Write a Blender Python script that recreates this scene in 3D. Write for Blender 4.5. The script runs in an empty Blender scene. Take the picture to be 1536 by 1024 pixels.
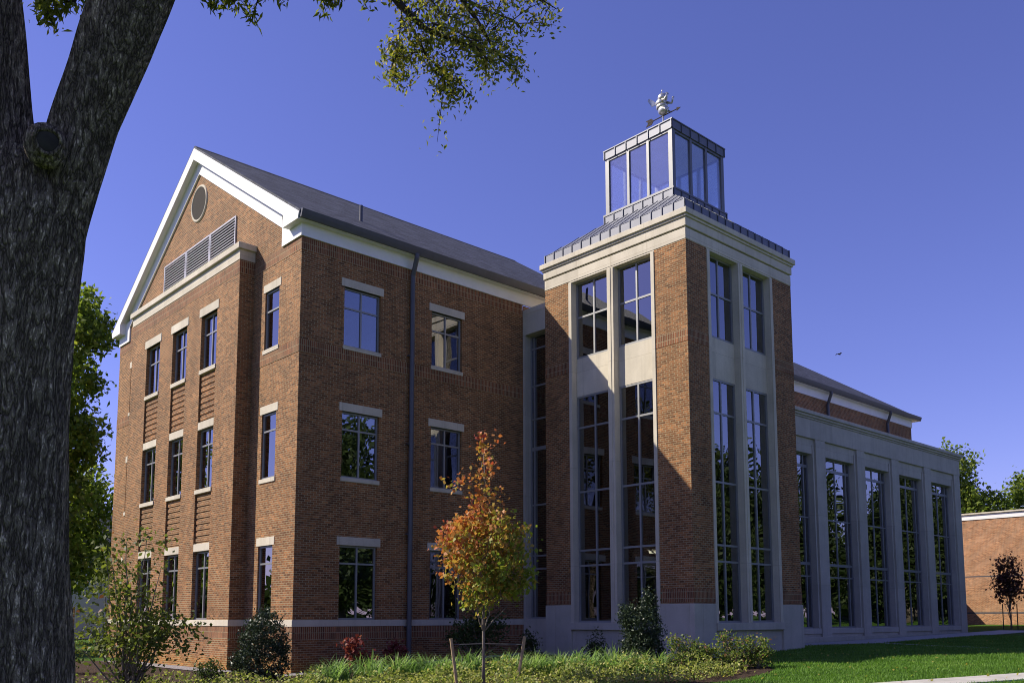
import bpy, math, random
import numpy as np
from mathutils import Vector, Matrix
R=math.radians
S=bpy.context.scene; COL=S.collection
# ------------------------------------------------------------------ camera
FPX,CX,CY,W0,H0=1352.86,768.0,774.1,1536.0,1024.0
CAM=np.array([-13.278,-24.146,1.689])
_y,_p,_r=R(47.581),R(6.334),R(-.081)
_f0=np.array([math.cos(_y),math.sin(_y),0]);_r0=np.array([math.sin(_y),-math.cos(_y),0]);_u0=np.array([0,0,1.])
FW=_f0*math.cos(_p)+_u0*math.sin(_p);_up=_u0*math.cos(_p)-_f0*math.sin(_p)
RT=_r0*math.cos(_r)+_up*math.sin(_r);UP=_up*math.cos(_r)-_r0*math.sin(_r)
cd=bpy.data.cameras.new('camera');cam=bpy.data.objects.new('camera',cd);COL.objects.link(cam)
cam.matrix_world=Matrix(((RT[0],UP[0],-FW[0],CAM[0]),(RT[1],UP[1],-FW[1],CAM[1]),(RT[2],UP[2],-FW[2],CAM[2]),(0,0,0,1)))
cd.sensor_width=36;cd.lens=FPX/W0*36;cd.shift_y=(CY-H0/2)/W0;cd.clip_end=8000;cd.clip_start=.1
S.camera=cam
def at(u,v,depth):   # a point of the place seen at photo pixel u,v at that distance
    return CAM+(FW+RT*(u-CX)/FPX-UP*(v-CY)/FPX)*depth
# ------------------------------------------------------------------ light
SUN=np.array([-1,1.1,1.287]);SUN/=np.linalg.norm(SUN)
EL=math.asin(SUN[2]);AZ=math.atan2(SUN[0],SUN[1])
w=bpy.data.worlds.new('World');S.world=w;w.use_nodes=True
nt=w.node_tree;bg=nt.nodes['Background'];sky=nt.nodes.new('ShaderNodeTexSky')
sky.sky_type='NISHITA';sky.sun_disc=False;sky.sun_elevation=EL;sky.sun_rotation=AZ;sky.air_density=1.0;sky.dust_density=.3;sky.ozone_density=2.5
mx=nt.nodes.new('ShaderNodeMix');mx.data_type='RGBA';mx.blend_type='MULTIPLY';mx.inputs[0].default_value=1
mx.inputs[7].default_value=(1.58,1.30,2.28,1)
nt.links.new(sky.outputs[0],mx.inputs[6]);nt.links.new(mx.outputs[2],bg.inputs[0]);bg.inputs[1].default_value=.051
sd=bpy.data.lights.new('sun','SUN');sd.energy=5;sd.angle=R(.5);sd.color=(1,.92,.78)
so=bpy.data.objects.new('sun',sd);COL.objects.link(so);so.rotation_euler=Vector(SUN).to_track_quat('Z','Y').to_euler()
S.view_settings.view_transform='Standard';S.view_settings.look='None';S.view_settings.gamma=1;S.view_settings.exposure=.5
S.render.engine='CYCLES'
S.cycles.filter_width=1.0;S.cycles.max_bounces=6;S.cycles.transparent_max_bounces=12
# ------------------------------------------------------------------ helpers
def tag(o,label=None,cat=None,group=None,kind=None):
    if label:o['label']=label
    if cat:o['category']=cat
    if group:o['group']=group
    if kind:o['kind']=kind
    return o
def link(name,me,parent=None):
    o=bpy.data.objects.new(name,me);COL.objects.link(o)
    if parent:
        o.parent=parent;o.matrix_parent_inverse=Matrix.Translation(-parent.matrix_basis.translation)
    return o
def empty(name,loc,label,cat,group=None):
    o=bpy.data.objects.new(name,None);COL.objects.link(o);o.location=loc;o.empty_display_size=.3
    return tag(o,label,cat,group)
class MB:
    def __init__(s):s.v=[];s.f=[];s.cut=[]
    def second(s):s.cut.append(len(s.f));return s   # faces from here on take the next material
    def q(s,*p):
        n=len(s.v);s.v+=[tuple(map(float,a)) for a in p];s.f.append(tuple(range(n,n+len(p))));return s
    def box(s,x0,x1,y0,y1,z0,z1):
        x0,x1=sorted((x0,x1));y0,y1=sorted((y0,y1));z0,z1=sorted((z0,z1))
        n=len(s.v)
        s.v+=[(x,y,z) for z in(z0,z1) for y in(y0,y1) for x in(x0,x1)]
        for f in((0,2,3,1),(4,5,7,6),(0,1,5,4),(2,6,7,3),(0,4,6,2),(1,3,7,5)):s.f.append(tuple(n+i for i in f))
        return s
    def prism(s,poly,vec):  # polygon extruded by vec (polygon wound so that its normal points against vec)
        n=len(s.v);k=len(poly);vec=np.array(vec,float)
        s.v+=[tuple(map(float,a)) for a in poly]+[tuple(np.array(a,float)+vec) for a in poly]
        s.f.append(tuple(range(n,n+k)));s.f.append(tuple(range(n+2*k-1,n+k-1,-1)))
        for i in range(k):
            j=(i+1)%k;s.f.append((n+j,n+i,n+k+i,n+k+j))
        return s
    def tube(s,pts,rad,seg=8,cap=True):
        pts=[np.array(a,float) for a in pts];n=len(s.v);rad=list(rad) if hasattr(rad,'__len__') else [rad]*len(pts)
        prev=None
        for i,a in enumerate(pts):
            t=pts[min(i+1,len(pts)-1)]-pts[max(i-1,0)];t/=np.linalg.norm(t)+1e-9
            if prev is None:
                h=np.array([0,0,1.]) if abs(t[2])<.9 else np.array([1.,0,0]);u=np.cross(t,h)
            else:u=prev-t*(prev@t)
            u/=np.linalg.norm(u)+1e-9;prev=u;b=np.cross(t,u)
            for k in range(seg):
                c=2*math.pi*k/seg;s.v.append(tuple(a+(u*math.cos(c)+b*math.sin(c))*rad[i]))
        for i in range(len(pts)-1):
            for k in range(seg):
                a=n+i*seg+k;b=n+i*seg+(k+1)%seg;s.f.append((a,b,b+seg,a+seg))
        if cap:
            s.f.append(tuple(n+seg-1-k for k in range(seg)));m=n+(len(pts)-1)*seg;s.f.append(tuple(m+k for k in range(seg)))
        return s
    def ell(s,c,r,nu=14,nv=9,rot=None):
        n=len(s.v);c=np.array(c,float)
        for i in range(nv+1):
            a=math.pi*i/nv
            for k in range(nu):
                b=2*math.pi*k/nu;p=np.array([math.sin(a)*math.cos(b)*r[0],math.sin(a)*math.sin(b)*r[1],math.cos(a)*r[2]])
                if rot is not None:p=np.array(rot@Vector(p))
                s.v.append(tuple(c+p))
        for i in range(nv):
            for k in range(nu):
                a=n+i*nu+k;b=n+i*nu+(k+1)%nu;s.f.append((a,a+nu,b+nu,b))
        return s
    def build(s,name,mat,parent=None,smooth=False,bevel=0):
        me=bpy.data.meshes.new(name);me.from_pydata(s.v,[],s.f);me.update()
        if smooth:me.polygons.foreach_set('use_smooth',[True]*len(me.polygons))
        uv=me.uv_layers.new(name='UVMap').data
        for p in me.polygons:
            n=p.normal
            if abs(n.z)>.95:t=Vector((1,0,0));b=Vector((0,1,0))
            else:
                t=Vector((-n.y,n.x,0)).normalized();b=n.cross(t)
                if abs(n.z)<.1:b=Vector((0,0,1))
            for li in p.loop_indices:
                co=me.vertices[me.loops[li].vertex_index].co;uv[li].uv=(co.dot(t),co.dot(b))
        for k_ in (mat if isinstance(mat,(list,tuple)) else [mat]):me.materials.append(k_)
        for i_,c_ in enumerate(s.cut):
            for p in me.polygons[c_:]:p.material_index=i_+1
        o=link(name,me,parent)
        if bevel:
            m=o.modifiers.new('bevel','BEVEL');m.width=bevel;m.segments=1;m.limit_method='ANGLE'
        return o
# box on a wall facing -X (at x=X0): y range, z range, depth range (outwards +)
def bl(m,X0,y0,y1,z0,z1,w0,w1):return m.box(X0-w1,X0-w0,y0,y1,z0,z1)
def br(m,Y0,x0,x1,z0,z1,w0,w1):return m.box(x0,x1,Y0-w1,Y0-w0,z0,z1)
class Face:   # a wall plane: 'L' faces -X at x=c (u is y), 'R' faces -Y at y=c (u is x)
    def __init__(s,k,c):s.k=k;s.c=c
    def box(s,m,u0,u1,z0,z1,w0,w1):
        return bl(m,s.c,u0,u1,z0,z1,w0,w1) if s.k=='L' else br(m,s.c,u0,u1,z0,z1,w0,w1)
    def P(s,u,w,z):return (s.c-w,u,z) if s.k=='L' else (u,s.c-w,z)
    def wall(s,m,u0,u1,z0,z1,th,ops=()):
        us=sorted({u0,u1,*[o[0] for o in ops],*[o[1] for o in ops]});zs=sorted({z0,z1,*[o[2] for o in ops],*[o[3] for o in ops]})
        def solid(i,j):
            if not(0<=i<len(us)-1 and 0<=j<len(zs)-1):return False
            cu=(us[i]+us[i+1])/2;cz=(zs[j]+zs[j+1])/2
            return not any(o[0]<cu<o[1] and o[2]<cz<o[3] for o in ops)
        for i in range(len(us)-1):
            for j in range(len(zs)-1):
                a,b,c,d=us[i],us[i+1],zs[j],zs[j+1]
                if not solid(i,j):continue
                qq=[(a,c),(b,c),(b,d),(a,d)]
                if s.k=='L':qq=qq[::-1]
                m.q(*[s.P(u,0,z) for u,z in qq]);m.q(*[s.P(u,-th,z) for u,z in qq[::-1]])
                for (di,dj,e) in((-1,0,((a,c),(a,d))),(1,0,((b,d),(b,c))),(0,-1,((b,c),(a,c))),(0,1,((a,d),(b,d)))):
                    if 0<=i+di<len(us)-1 and 0<=j+dj<len(zs)-1 and not solid(i+di,j+dj):
                        (p,r),(p2,r2)=e
                        f=[s.P(p,0,r),s.P(p2,0,r2),s.P(p2,-th,r2),s.P(p,-th,r)]
                        if s.k=='L':f=f[::-1]
                        m.q(*f)
        return m
# ------------------------------------------------------------------ materials
def newmat(name):
    m=bpy.data.materials.new(name);m.use_nodes=True;n=m.node_tree
    return m,n,n.nodes['Principled BSDF'],n.nodes.new,n.links.new
def noise(n,scale,detail=4,coord='Object',rough=.6,stretch=None):
    tc=n.nodes.new('ShaderNodeTexCoord');t=n.nodes.new('ShaderNodeTexNoise');t.inputs['Scale'].default_value=scale
    t.inputs['Detail'].default_value=detail;t.inputs['Roughness'].default_value=rough
    if stretch:
        mp=n.nodes.new('ShaderNodeMapping');mp.inputs['Scale'].default_value=stretch
        n.links.new(tc.outputs[coord],mp.inputs[0]);n.links.new(mp.outputs[0],t.inputs[0])
    else:n.links.new(tc.outputs[coord],t.inputs[0])
    return t
def ramp(n,src,stops):
    r=n.nodes.new('ShaderNodeValToRGB');e=r.color_ramp.elements
    while len(e)<len(stops):e.new(.5)
    for k,(p,c) in enumerate(stops):e[k].position=p;e[k].color=(*c,1) if len(c)==3 else c
    n.links.new(src,r.inputs[0]);return r
def mul(n,a,b,fac=1,mode='MULTIPLY'):
    x=n.nodes.new('ShaderNodeMix');x.data_type='RGBA';x.blend_type=mode;x.inputs[0].default_value=fac
    for s,i in((a,6),(b,7)):
        if hasattr(s,'links') or hasattr(s,'is_linked'):n.links.new(s,x.inputs[i])
        else:x.inputs[i].default_value=(*s,1)
    return x.outputs[2]
def bump(n,b,src,dist,strength=1):
    k=n.nodes.new('ShaderNodeBump');k.inputs['Distance'].default_value=dist;k.inputs['Strength'].default_value=strength
    n.links.new(src,k.inputs['Height']);n.links.new(k.outputs[0],b.inputs['Normal'])
def simple(name,col,rough=.6,metal=0,var=.15,sc=3,spec=.4,bmp=0,stretch=None):
    m,n,b,N,L=newmat(name);t=noise(n,sc,5,stretch=stretch)
    lo=tuple(c*(1-var) for c in col);hi=tuple(min(1,c*(1+var)) for c in col)
    L(ramp(n,t.outputs[0],[(.3,lo),(.7,hi)]).outputs[0],b.inputs['Base Color'])
    b.inputs['Roughness'].default_value=rough;b.inputs['Metallic'].default_value=metal;b.inputs['Specular IOR Level'].default_value=spec
    if bmp:bump(n,b,noise(n,sc*12,4).outputs[0],bmp)
    return m
def brickmat(name,c1,c2,mor,rot=False,bw=.2032,rh=.0677,ms=.0085,stain=True):
    m,n,b,N,L=newmat(name);tc=N('ShaderNodeTexCoord');mp=N('ShaderNodeMapping');L(tc.outputs['UV'],mp.inputs[0])
    if rot:mp.inputs['Rotation'].default_value=(0,0,R(90))
    def bt(a,bc,mc):
        t=N('ShaderNodeTexBrick');t.inputs['Scale'].default_value=1;t.inputs['Brick Width'].default_value=bw;t.inputs['Row Height'].default_value=rh
        t.inputs['Mortar Size'].default_value=ms;t.inputs['Mortar Smooth'].default_value=.1;t.inputs['Bias'].default_value=0
        t.inputs['Color1'].default_value=(*a,1);t.inputs['Color2'].default_value=(*bc,1);t.inputs['Mortar'].default_value=(*mc,1)
        if rot:t.offset=0
        L(mp.outputs[0],t.inputs[0]);return t
    t=bt(c1,c2,mor)
    # per-brick scatter: a second hash with a pale and a dark extreme
    t2=bt((.62,.60,.60),(1.35,1.32,1.25),(1,1,1))
    mp2=N('ShaderNodeMapping');mp2.inputs['Location'].default_value=(bw*40,rh*38,0);L(mp.outputs[0],mp2.inputs[0]);L(mp2.outputs[0],t2.inputs[0])
    c=mul(n,t.outputs[0],t2.outputs[0],.75)
    nz=noise(n,.55,5,'UV');c=mul(n,c,ramp(n,nz.outputs[0],[(.3,(.80,.80,.80)),(.7,(1.16,1.15,1.13))]).outputs[0])
    ns=noise(n,2.2,4,'UV',stretch=(1,.12,1));c=mul(n,c,ramp(n,ns.outputs[0],[(.3,(.86,.86,.85)),(.55,(1.03,1.03,1.03))]).outputs[0])
    nf=noise(n,22,3,'UV');c=mul(n,c,ramp(n,nf.outputs[0],[(.3,(.8,.8,.8)),(.7,(1.15,1.15,1.15))]).outputs[0])
    if stain:   # ochre splash stain on the lowest courses
        sx=N('ShaderNodeSeparateXYZ');L(tc.outputs['UV'],sx.inputs[0]);na=noise(n,3,4,'UV');sm=N('ShaderNodeMath');sm.operation='MULTIPLY_ADD';sm.inputs[1].default_value=-.5;L(na.outputs[0],sm.inputs[0]);L(sx.outputs[1],sm.inputs[2])
        c=mul(n,c,ramp(n,sm.outputs[0],[(0,(1.10,1.04,.72)),(.28,(1,1,1))]).outputs[0])
    L(c,b.inputs['Base Color']);b.inputs['Roughness'].default_value=.85;b.inputs['Specular IOR Level'].default_value=.25
    inv=N('ShaderNodeMath');inv.operation='SUBTRACT';inv.inputs[0].default_value=1;L(t.outputs['Fac'],inv.inputs[1]);bump(n,b,inv.outputs[0],.006)
    return m
B1,B2,BM=(.325,.140,.053),(.150,.060,.023),(.38,.305,.18)
M={}
M['brick']=brickmat('brick',B1,B2,BM)
M['soldier']=brickmat('soldier_brick',(.27,.108,.050),(.165,.066,.033),BM,True)
M['tanbrick']=brickmat('tan_brick',(.43,.215,.105),(.33,.15,.07),(.50,.38,.26))
def stonemat(name,col,pw,ph):
    m,n,b,N,L=newmat(name);tc=N('ShaderNodeTexCoord');t=N('ShaderNodeTexBrick');t.inputs['Scale'].default_value=1;t.inputs['Brick Width'].default_value=pw;t.inputs['Row Height'].default_value=ph
    t.inputs['Mortar Size'].default_value=.007;t.inputs['Mortar Smooth'].default_value=.2;t.offset=0;t.inputs['Color1'].default_value=(.93,.93,.93,1);t.inputs['Color2'].default_value=(1.05,1.05,1.04,1);t.inputs['Mortar'].default_value=(.76,.74,.71,1)
    L(tc.outputs['UV'],t.inputs[0])
    c=mul(n,col,t.outputs[0]);c=mul(n,c,ramp(n,noise(n,1.2,6).outputs[0],[(.3,(.88,.88,.87)),(.7,(1.08,1.08,1.08))]).outputs[0])
    c=mul(n,c,ramp(n,noise(n,5,5,stretch=(1,1,.06)).outputs[0],[(.30,(.91,.905,.89)),(.5,(1,1,1)),(.75,(1.03,1.03,1.03))]).outputs[0])   # rain streaks
    c=mul(n,c,ramp(n,noise(n,40,3).outputs[0],[(.3,(.93,.93,.93)),(.7,(1.05,1.05,1.05))]).outputs[0])
    L(c,b.inputs['Base Color']);b.inputs['Roughness'].default_value=.85;b.inputs['Specular IOR Level'].default_value=.2;bump(n,b,noise(n,50,3).outputs[0],.002);return m
M['stone']=stonemat('cast_stone',(.61,.55,.44),1.55,3.4)
M['greystone']=stonemat('grey_cast_stone',(.51,.47,.39),1.9,3.05)
M['white']=simple('white_trim',(.78,.77,.74),.5,0,.04,2,.4)
M['gutter']=simple('dark_gutter',(.075,.075,.085),.4,.0,.1,4,.5)
M['zinc']=simple('zinc_panel',(.145,.15,.175),.5,.3,.10,2.5,.5)
M['zincdark']=simple('zinc_seam',(.10,.105,.125),.45,.5,.1,4,.5)
M['frame']=simple('window_frame',(.27,.27,.265),.45,.3,.06,4,.5)
M['paleframe']=simple('cupola_frame',(.15,.15,.155),.42,.3,.06,4,.5)
M['louver']=simple('louver_metal',(.50,.49,.52),.45,.2,.05,4,.5)
M['vent']=simple('vent_mesh',(.055,.048,.042),.9,0,.2,30,.1)
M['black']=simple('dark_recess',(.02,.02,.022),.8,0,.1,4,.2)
M['inside']=simple('interior_wall',(.20,.19,.17),.9,0,.1,.6,.2)
M['floorin']=simple('interior_floor',(.16,.15,.14),.7,0,.2,1,.3)
M['blind']=simple('roller_blind',(.62,.63,.62),.9,0,.05,2,.2)
M['wood']=simple('stake_wood',(.36,.26,.16),.85,0,.25,14,.2)
M['concrete']=simple('concrete',(.42,.40,.36),.9,0,.14,2.5,.2,.003)
M['gravel']=simple('gravel',(.30,.28,.28),.95,0,.5,45,.1,.02)
M['mulch']=simple('mulch',(.075,.05,.036),.95,0,.55,30,.1,.03)
M['silver']=simple('weathered_silver',(.55,.53,.47),.34,.75,.2,9,.5)
M['siding']=simple('white_siding',(.66,.66,.66),.7,0,.06,1.5,.3)
M['tan_bark']=simple('grey_bark',(.20,.165,.13),.9,0,.35,9,.2,.01,(1,1,.25))
M['twig']=simple('dark_twig',(.055,.045,.04),.9,0,.3,9,.2)
# roof shingles
def shingles():
    m,n,b,N,L=newmat('slate_shingles');tc=N('ShaderNodeTexCoord')
    t=N('ShaderNodeTexBrick');t.inputs['Scale'].default_value=1;t.inputs['Brick Width'].default_value=.30;t.inputs['Row Height'].default_value=.16
    t.inputs['Mortar Size'].default_value=.010;t.inputs['Color1'].default_value=(.040,.044,.060,1);t.inputs['Color2'].default_value=(.092,.100,.128,1);t.inputs['Mortar'].default_value=(.03,.03,.035,1)
    L(tc.outputs['UV'],t.inputs[0])
    c=mul(n,t.outputs[0],ramp(n,noise(n,1.1,5,'UV').outputs[0],[(.3,(.75,.75,.75)),(.7,(1.2,1.2,1.2))]).outputs[0])
    c=mul(n,c,ramp(n,noise(n,60,3,'UV').outputs[0],[(.3,(.7,.7,.7)),(.7,(1.25,1.25,1.25))]).outputs[0])
    L(c,b.inputs['Base Color']);b.inputs['Roughness'].default_value=.8;b.inputs['Specular IOR Level'].default_value=.3
    inv=N('ShaderNodeMath');inv.operation='SUBTRACT';inv.inputs[0].default_value=1;L(t.outputs['Fac'],inv.inputs[1]);bump(n,b,inv.outputs[0],.008)
    return m
M['shingle']=shingles()
def glassmat(name,tint,f0,k):
    m,n,b,N,L=newmat(name);n.nodes.remove(b);o=n.nodes['Material Output']
    tr=N('ShaderNodeBsdfTransparent');tr.inputs[0].default_value=(*tint,1)
    gl=N('ShaderNodeBsdfGlossy');gl.inputs['Roughness'].default_value=.0;gl.inputs[0].default_value=(.93,.95,1,1)
    fr=N('ShaderNodeFresnel');fr.inputs['IOR'].default_value=1.55
    ma=N('ShaderNodeMath');ma.operation='MULTIPLY_ADD';ma.inputs[1].default_value=k;ma.inputs[2].default_value=f0;ma.use_clamp=True
    L(fr.outputs[0],ma.inputs[0])
    # slight pillowing of the panes
    nz=noise(n,.55,1,'Object');bp=N('ShaderNodeBump');bp.inputs['Distance'].default_value=.012;L(nz.outputs[0],bp.inputs['Height']);L(bp.outputs[0],gl.inputs['Normal'])
    mi=N('ShaderNodeMixShader');L(ma.outputs[0],mi.inputs[0]);L(tr.outputs[0],mi.inputs[1]);L(gl.outputs[0],mi.inputs[2]);L(mi.outputs[0],o.inputs[0])
    return m
M['glass']=glassmat('window_glass',(.43,.45,.45),.17,1.2)
M['clear']=glassmat('clear_glass',(.94,.97,.98),.02,.6)
def leafmat(name,stops,trans=.35,rough=.55):
    m,n,b,N,L=newmat(name);o=n.nodes['Material Output']
    a=N('ShaderNodeAttribute');a.attribute_name='rnd';r=ramp(n,a.outputs['Fac'],stops)
    L(r.outputs[0],b.inputs['Base Color']);b.inputs['Roughness'].default_value=rough;b.inputs['Specular IOR Level'].default_value=.3
    tl=N('ShaderNodeBsdfTranslucent');L(mul(n,r.outputs[0],(1.25,1.3,.8)),tl.inputs[0])
    mi=N('ShaderNodeMixShader');mi.inputs[0].default_value=trans;L(b.outputs[0],mi.inputs[1]);L(tl.outputs[0],mi.inputs[2]);L(mi.outputs[0],o.inputs[0])
    return m
M['leaf_green']=leafmat('green_leaves',[(0,(.06,.105,.016)),(.5,(.16,.22,.030)),(1,(.32,.36,.06))],.48)
M['leaf_deep']=leafmat('deep_green_leaves',[(0,(.025,.048,.014)),(1,(.080,.115,.030))])
M['leaf_oak']=leafmat('oak_leaves',[(0,(.09,.11,.022)),(.6,(.25,.27,.045)),(1,(.45,.34,.08))],.55)
M['leaf_maple']=leafmat('maple_leaves',[(0,(.19,.25,.03)),(.2,(.36,.30,.06)),(.42,(.52,.26,.08)),(.65,(.50,.16,.06)),(1,(.36,.055,.045))],.4)
M['leaf_holly']=leafmat('holly_leaves',[(0,(.016,.032,.016)),(1,(.06,.085,.042))],.1,.42)
M['leaf_birch']=leafmat('shrub_leaves',[(0,(.06,.085,.02)),(.7,(.14,.17,.035)),(.93,(.23,.26,.04)),(1,(.2,.08,.04))],.42)
M['leaf_red']=leafmat('burgundy_leaves',[(0,(.11,.018,.02)),(.7,(.22,.045,.04)),(1,(.32,.14,.10))],.3)
M['leaf_rose']=leafmat('rose_leaves',[(0,(.07,.12,.025)),(.65,(.19,.26,.05)),(.88,(.36,.26,.12)),(1,(.34,.12,.09))],.42)
M['leaf_dark']=leafmat('dark_red_leaves',[(0,(.04,.02,.015)),(1,(.12,.045,.028))],.25)
M['blade']=leafmat('strap_blades',[(0,(.10,.19,.05)),(.7,(.24,.37,.12)),(1,(.48,.54,.26))],.45)
M['cover']=leafmat('groundcover_leaves',[(0,(.09,.13,.025)),(.6,(.28,.33,.07)),(1,(.50,.46,.17))],.4)
M['lawnblade']=leafmat('lawn_blades',[(0,(.08,.17,.02)),(.7,(.14,.28,.035)),(1,(.24,.34,.07))],.4)
def lawnmat():
    m,n,b,N,L=newmat('lawn');t=noise(n,1.1,6);t2=noise(n,55,4)
    c=mul(n,ramp(n,t.outputs[0],[(.3,(.040,.092,.012)),(.7,(.08,.16,.022))]).outputs[0],ramp(n,t2.outputs[0],[(.3,(.55,.55,.5)),(.7,(1.4,1.4,1.3))]).outputs[0])
    L(c,b.inputs['Base Color']);b.inputs['Roughness'].default_value=.95;b.inputs['Specular IOR Level'].default_value=.1;bump(n,b,t2.outputs[0],.04);return m
M['lawn']=lawnmat()
def barkmat():
    m,n,b,N,L=newmat('oak_bark');tc=N('ShaderNodeTexCoord')
    wp=noise(n,2.2,3);ad=N('ShaderNodeVectorMath');ad.operation='MULTIPLY_ADD';ad.inputs[1].default_value=(.10,.10,.2);L(wp.outputs['Color'],ad.inputs[0]);L(tc.outputs['Object'],ad.inputs[2])
    def ridge(scale,st,det):
        mp=N('ShaderNodeMapping');mp.inputs['Scale'].default_value=(1,1,st);L(ad.outputs[0],mp.inputs[0])
        t=N('ShaderNodeTexNoise');t.inputs['Scale'].default_value=scale;t.inputs['Detail'].default_value=det;t.inputs['Roughness'].default_value=.6;L(mp.outputs[0],t.inputs[0])
        s1=N('ShaderNodeMath');s1.operation='SUBTRACT';s1.inputs[1].default_value=.5;L(t.outputs[0],s1.inputs[0]);s2=N('ShaderNodeMath');s2.operation='ABSOLUTE';L(s1.outputs[0],s2.inputs[0]);return s2.outputs[0]
    r1=ramp(n,ridge(17,.15,3),[(.0,(.0,.0,.0)),(.11,(1,1,1))]);r2=ramp(n,ridge(46,.3,4),[(0,(.45,.45,.45)),(.10,(1,1,1))])
    h=mul(n,r1.outputs[0],r2.outputs[0]);t2=noise(n,1.1,4);t3=noise(n,60,3)
    c=mul(n,ramp(n,h,[(0,(.06,.043,.030)),(1,(.72,.56,.40))]).outputs[0],ramp(n,t2.outputs[0],[(.3,(.85,.85,.85)),(.7,(1.12,1.1,1.06))]).outputs[0])
    c=mul(n,c,ramp(n,t3.outputs[0],[(.3,(.75,.75,.75)),(.7,(1.2,1.2,1.2))]).outputs[0])
    L(c,b.inputs['Base Color']);b.inputs['Roughness'].default_value=.95;b.inputs['Specular IOR Level'].default_value=.15;bump(n,b,h,.045,1);return m
M['bark']=barkmat()
def emit(name,c,s):
    m,n,b,N,L=newmat(name);b.inputs['Emission Color'].default_value=(*c,1);b.inputs['Emission Strength'].default_value=s;return m
M['lamp']=emit('lamp_tube',(1,.86,.6),5)

# ------------------------------------------------------------------ ground
GX=[-400,-60,-13,-.5,9.1,15.5,22,39,56,200,3000];GZ=[-.6,-.25,-.05,0,.36,.60,.56,.80,1.08,1.5,2]
def g(x,y=0):return float(np.interp(x,GX,GZ))
def sheet(name,xs,ys,dz,mat,keep=None,kind='structure'):
    m=MB();idx={}
    for i in range(len(xs)-1):
        for j in range(len(ys)-1):
            cx,cy=(xs[i]+xs[i+1])/2,(ys[j]+ys[j+1])/2
            if keep and not keep(cx,cy):continue
            f=[]
            for a,b in((i,j),(i+1,j),(i+1,j+1),(i,j+1)):
                if (a,b) not in idx:idx[(a,b)]=len(m.v);m.v.append((xs[a],ys[b],g(xs[a])+dz))
                f.append(idx[(a,b)])
            m.f.append(tuple(f))
    o=m.build(name,mat);tag(o,kind=kind);return o
xs=sorted({*GX,*np.arange(-60,61,5).tolist(),90,120,800,-150,-1500,-3000});ys=[-3000,-800,-300,-120]+np.arange(-60,61,10).tolist()+[120,300,800,3000]
sheet('ground',xs,ys,0,M['lawn'])
def inpoly(p,x,y):
    c=False;n=len(p)
    for i in range(n):
        x0,y0=p[i];x1,y1=p[(i+1)%n]
        if (y0>y)!=(y1>y) and x<(x1-x0)*(y-y0)/(y1-y0)+x0:c=not c
    return c
BED=[(-11,4),(-11.5,-4),(-8,-8.6),(-3.5,-10.5),(1,-11.5),(5.2,-12),(7.6,-11.4),(8.9,-10.2),(9.0,-7.8),(9.1,-7.8),(9.1,0),(-.53,0),(-.53,12.7),(-3,14),(-6,12)]
rs=random.Random(5)
sheet('mulch_bed',np.arange(-11.6,9.2,.16),np.arange(-12.2,14.2,.16),.012,M['mulch'],lambda x,y:inpoly(BED,x+.12*math.sin(5*y),y+.12*math.sin(4*x)))
sheet('gravel_strip',[-1.35,-.95,-.53],np.arange(2.4,12.9,.5),.03,M['gravel'])
sheet('gravel_strip',np.arange(-.9,9.2,.5),[-.75,-.4,0],.03,M['gravel'])
# walks: concrete slabs
def slab(name,pts,wid,h,mat):
    m=MB();pts=[np.array(p,float) for p in pts];L_=[];R_=[]
    for i,p in enumerate(pts):
        t=pts[min(i+1,len(pts)-1)]-pts[max(i-1,0)];t/=np.linalg.norm(t);nrm=np.array([-t[1],t[0]])
        L_.append(p+nrm*wid/2);R_.append(p-nrm*wid/2)
    for i in range(len(pts)-1):
        a,b,c,d=R_[i],R_[i+1],L_[i+1],L_[i]
        top=[(q[0],q[1],g(q[0])+h) for q in(a,b,c,d)];bot=[(q[0],q[1],g(q[0])-.1) for q in(a,b,c,d)]
        m.q(*top)
        for k in range(4):
            j=(k+1)%4
            if k in(1,) and i<len(pts)-2 or k==3 and i>0:continue
            m.q(bot[k],bot[j],top[j],top[k])
    return tag(m.build(name,mat),kind='structure')
_d=np.array([3.39,-1.62])/np.linalg.norm([3.39,-1.62]);_o=np.array([6.075,-14.99])-np.array([-_d[1],_d[0]])*.52
slab('sidewalk',[_o+_d*t for t in np.arange(-14,60,1.5)],1.04,.03,M['concrete'])
slab('library_walk',[(x,-5.6) for x in np.arange(15.6,43,1.5)],2.2,.02,M['concrete'])
slab('garden_path',[(23.0-.5*t,-6.9-t) for t in np.arange(0,5,1.2)],.5,.024,M['concrete'])

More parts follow.
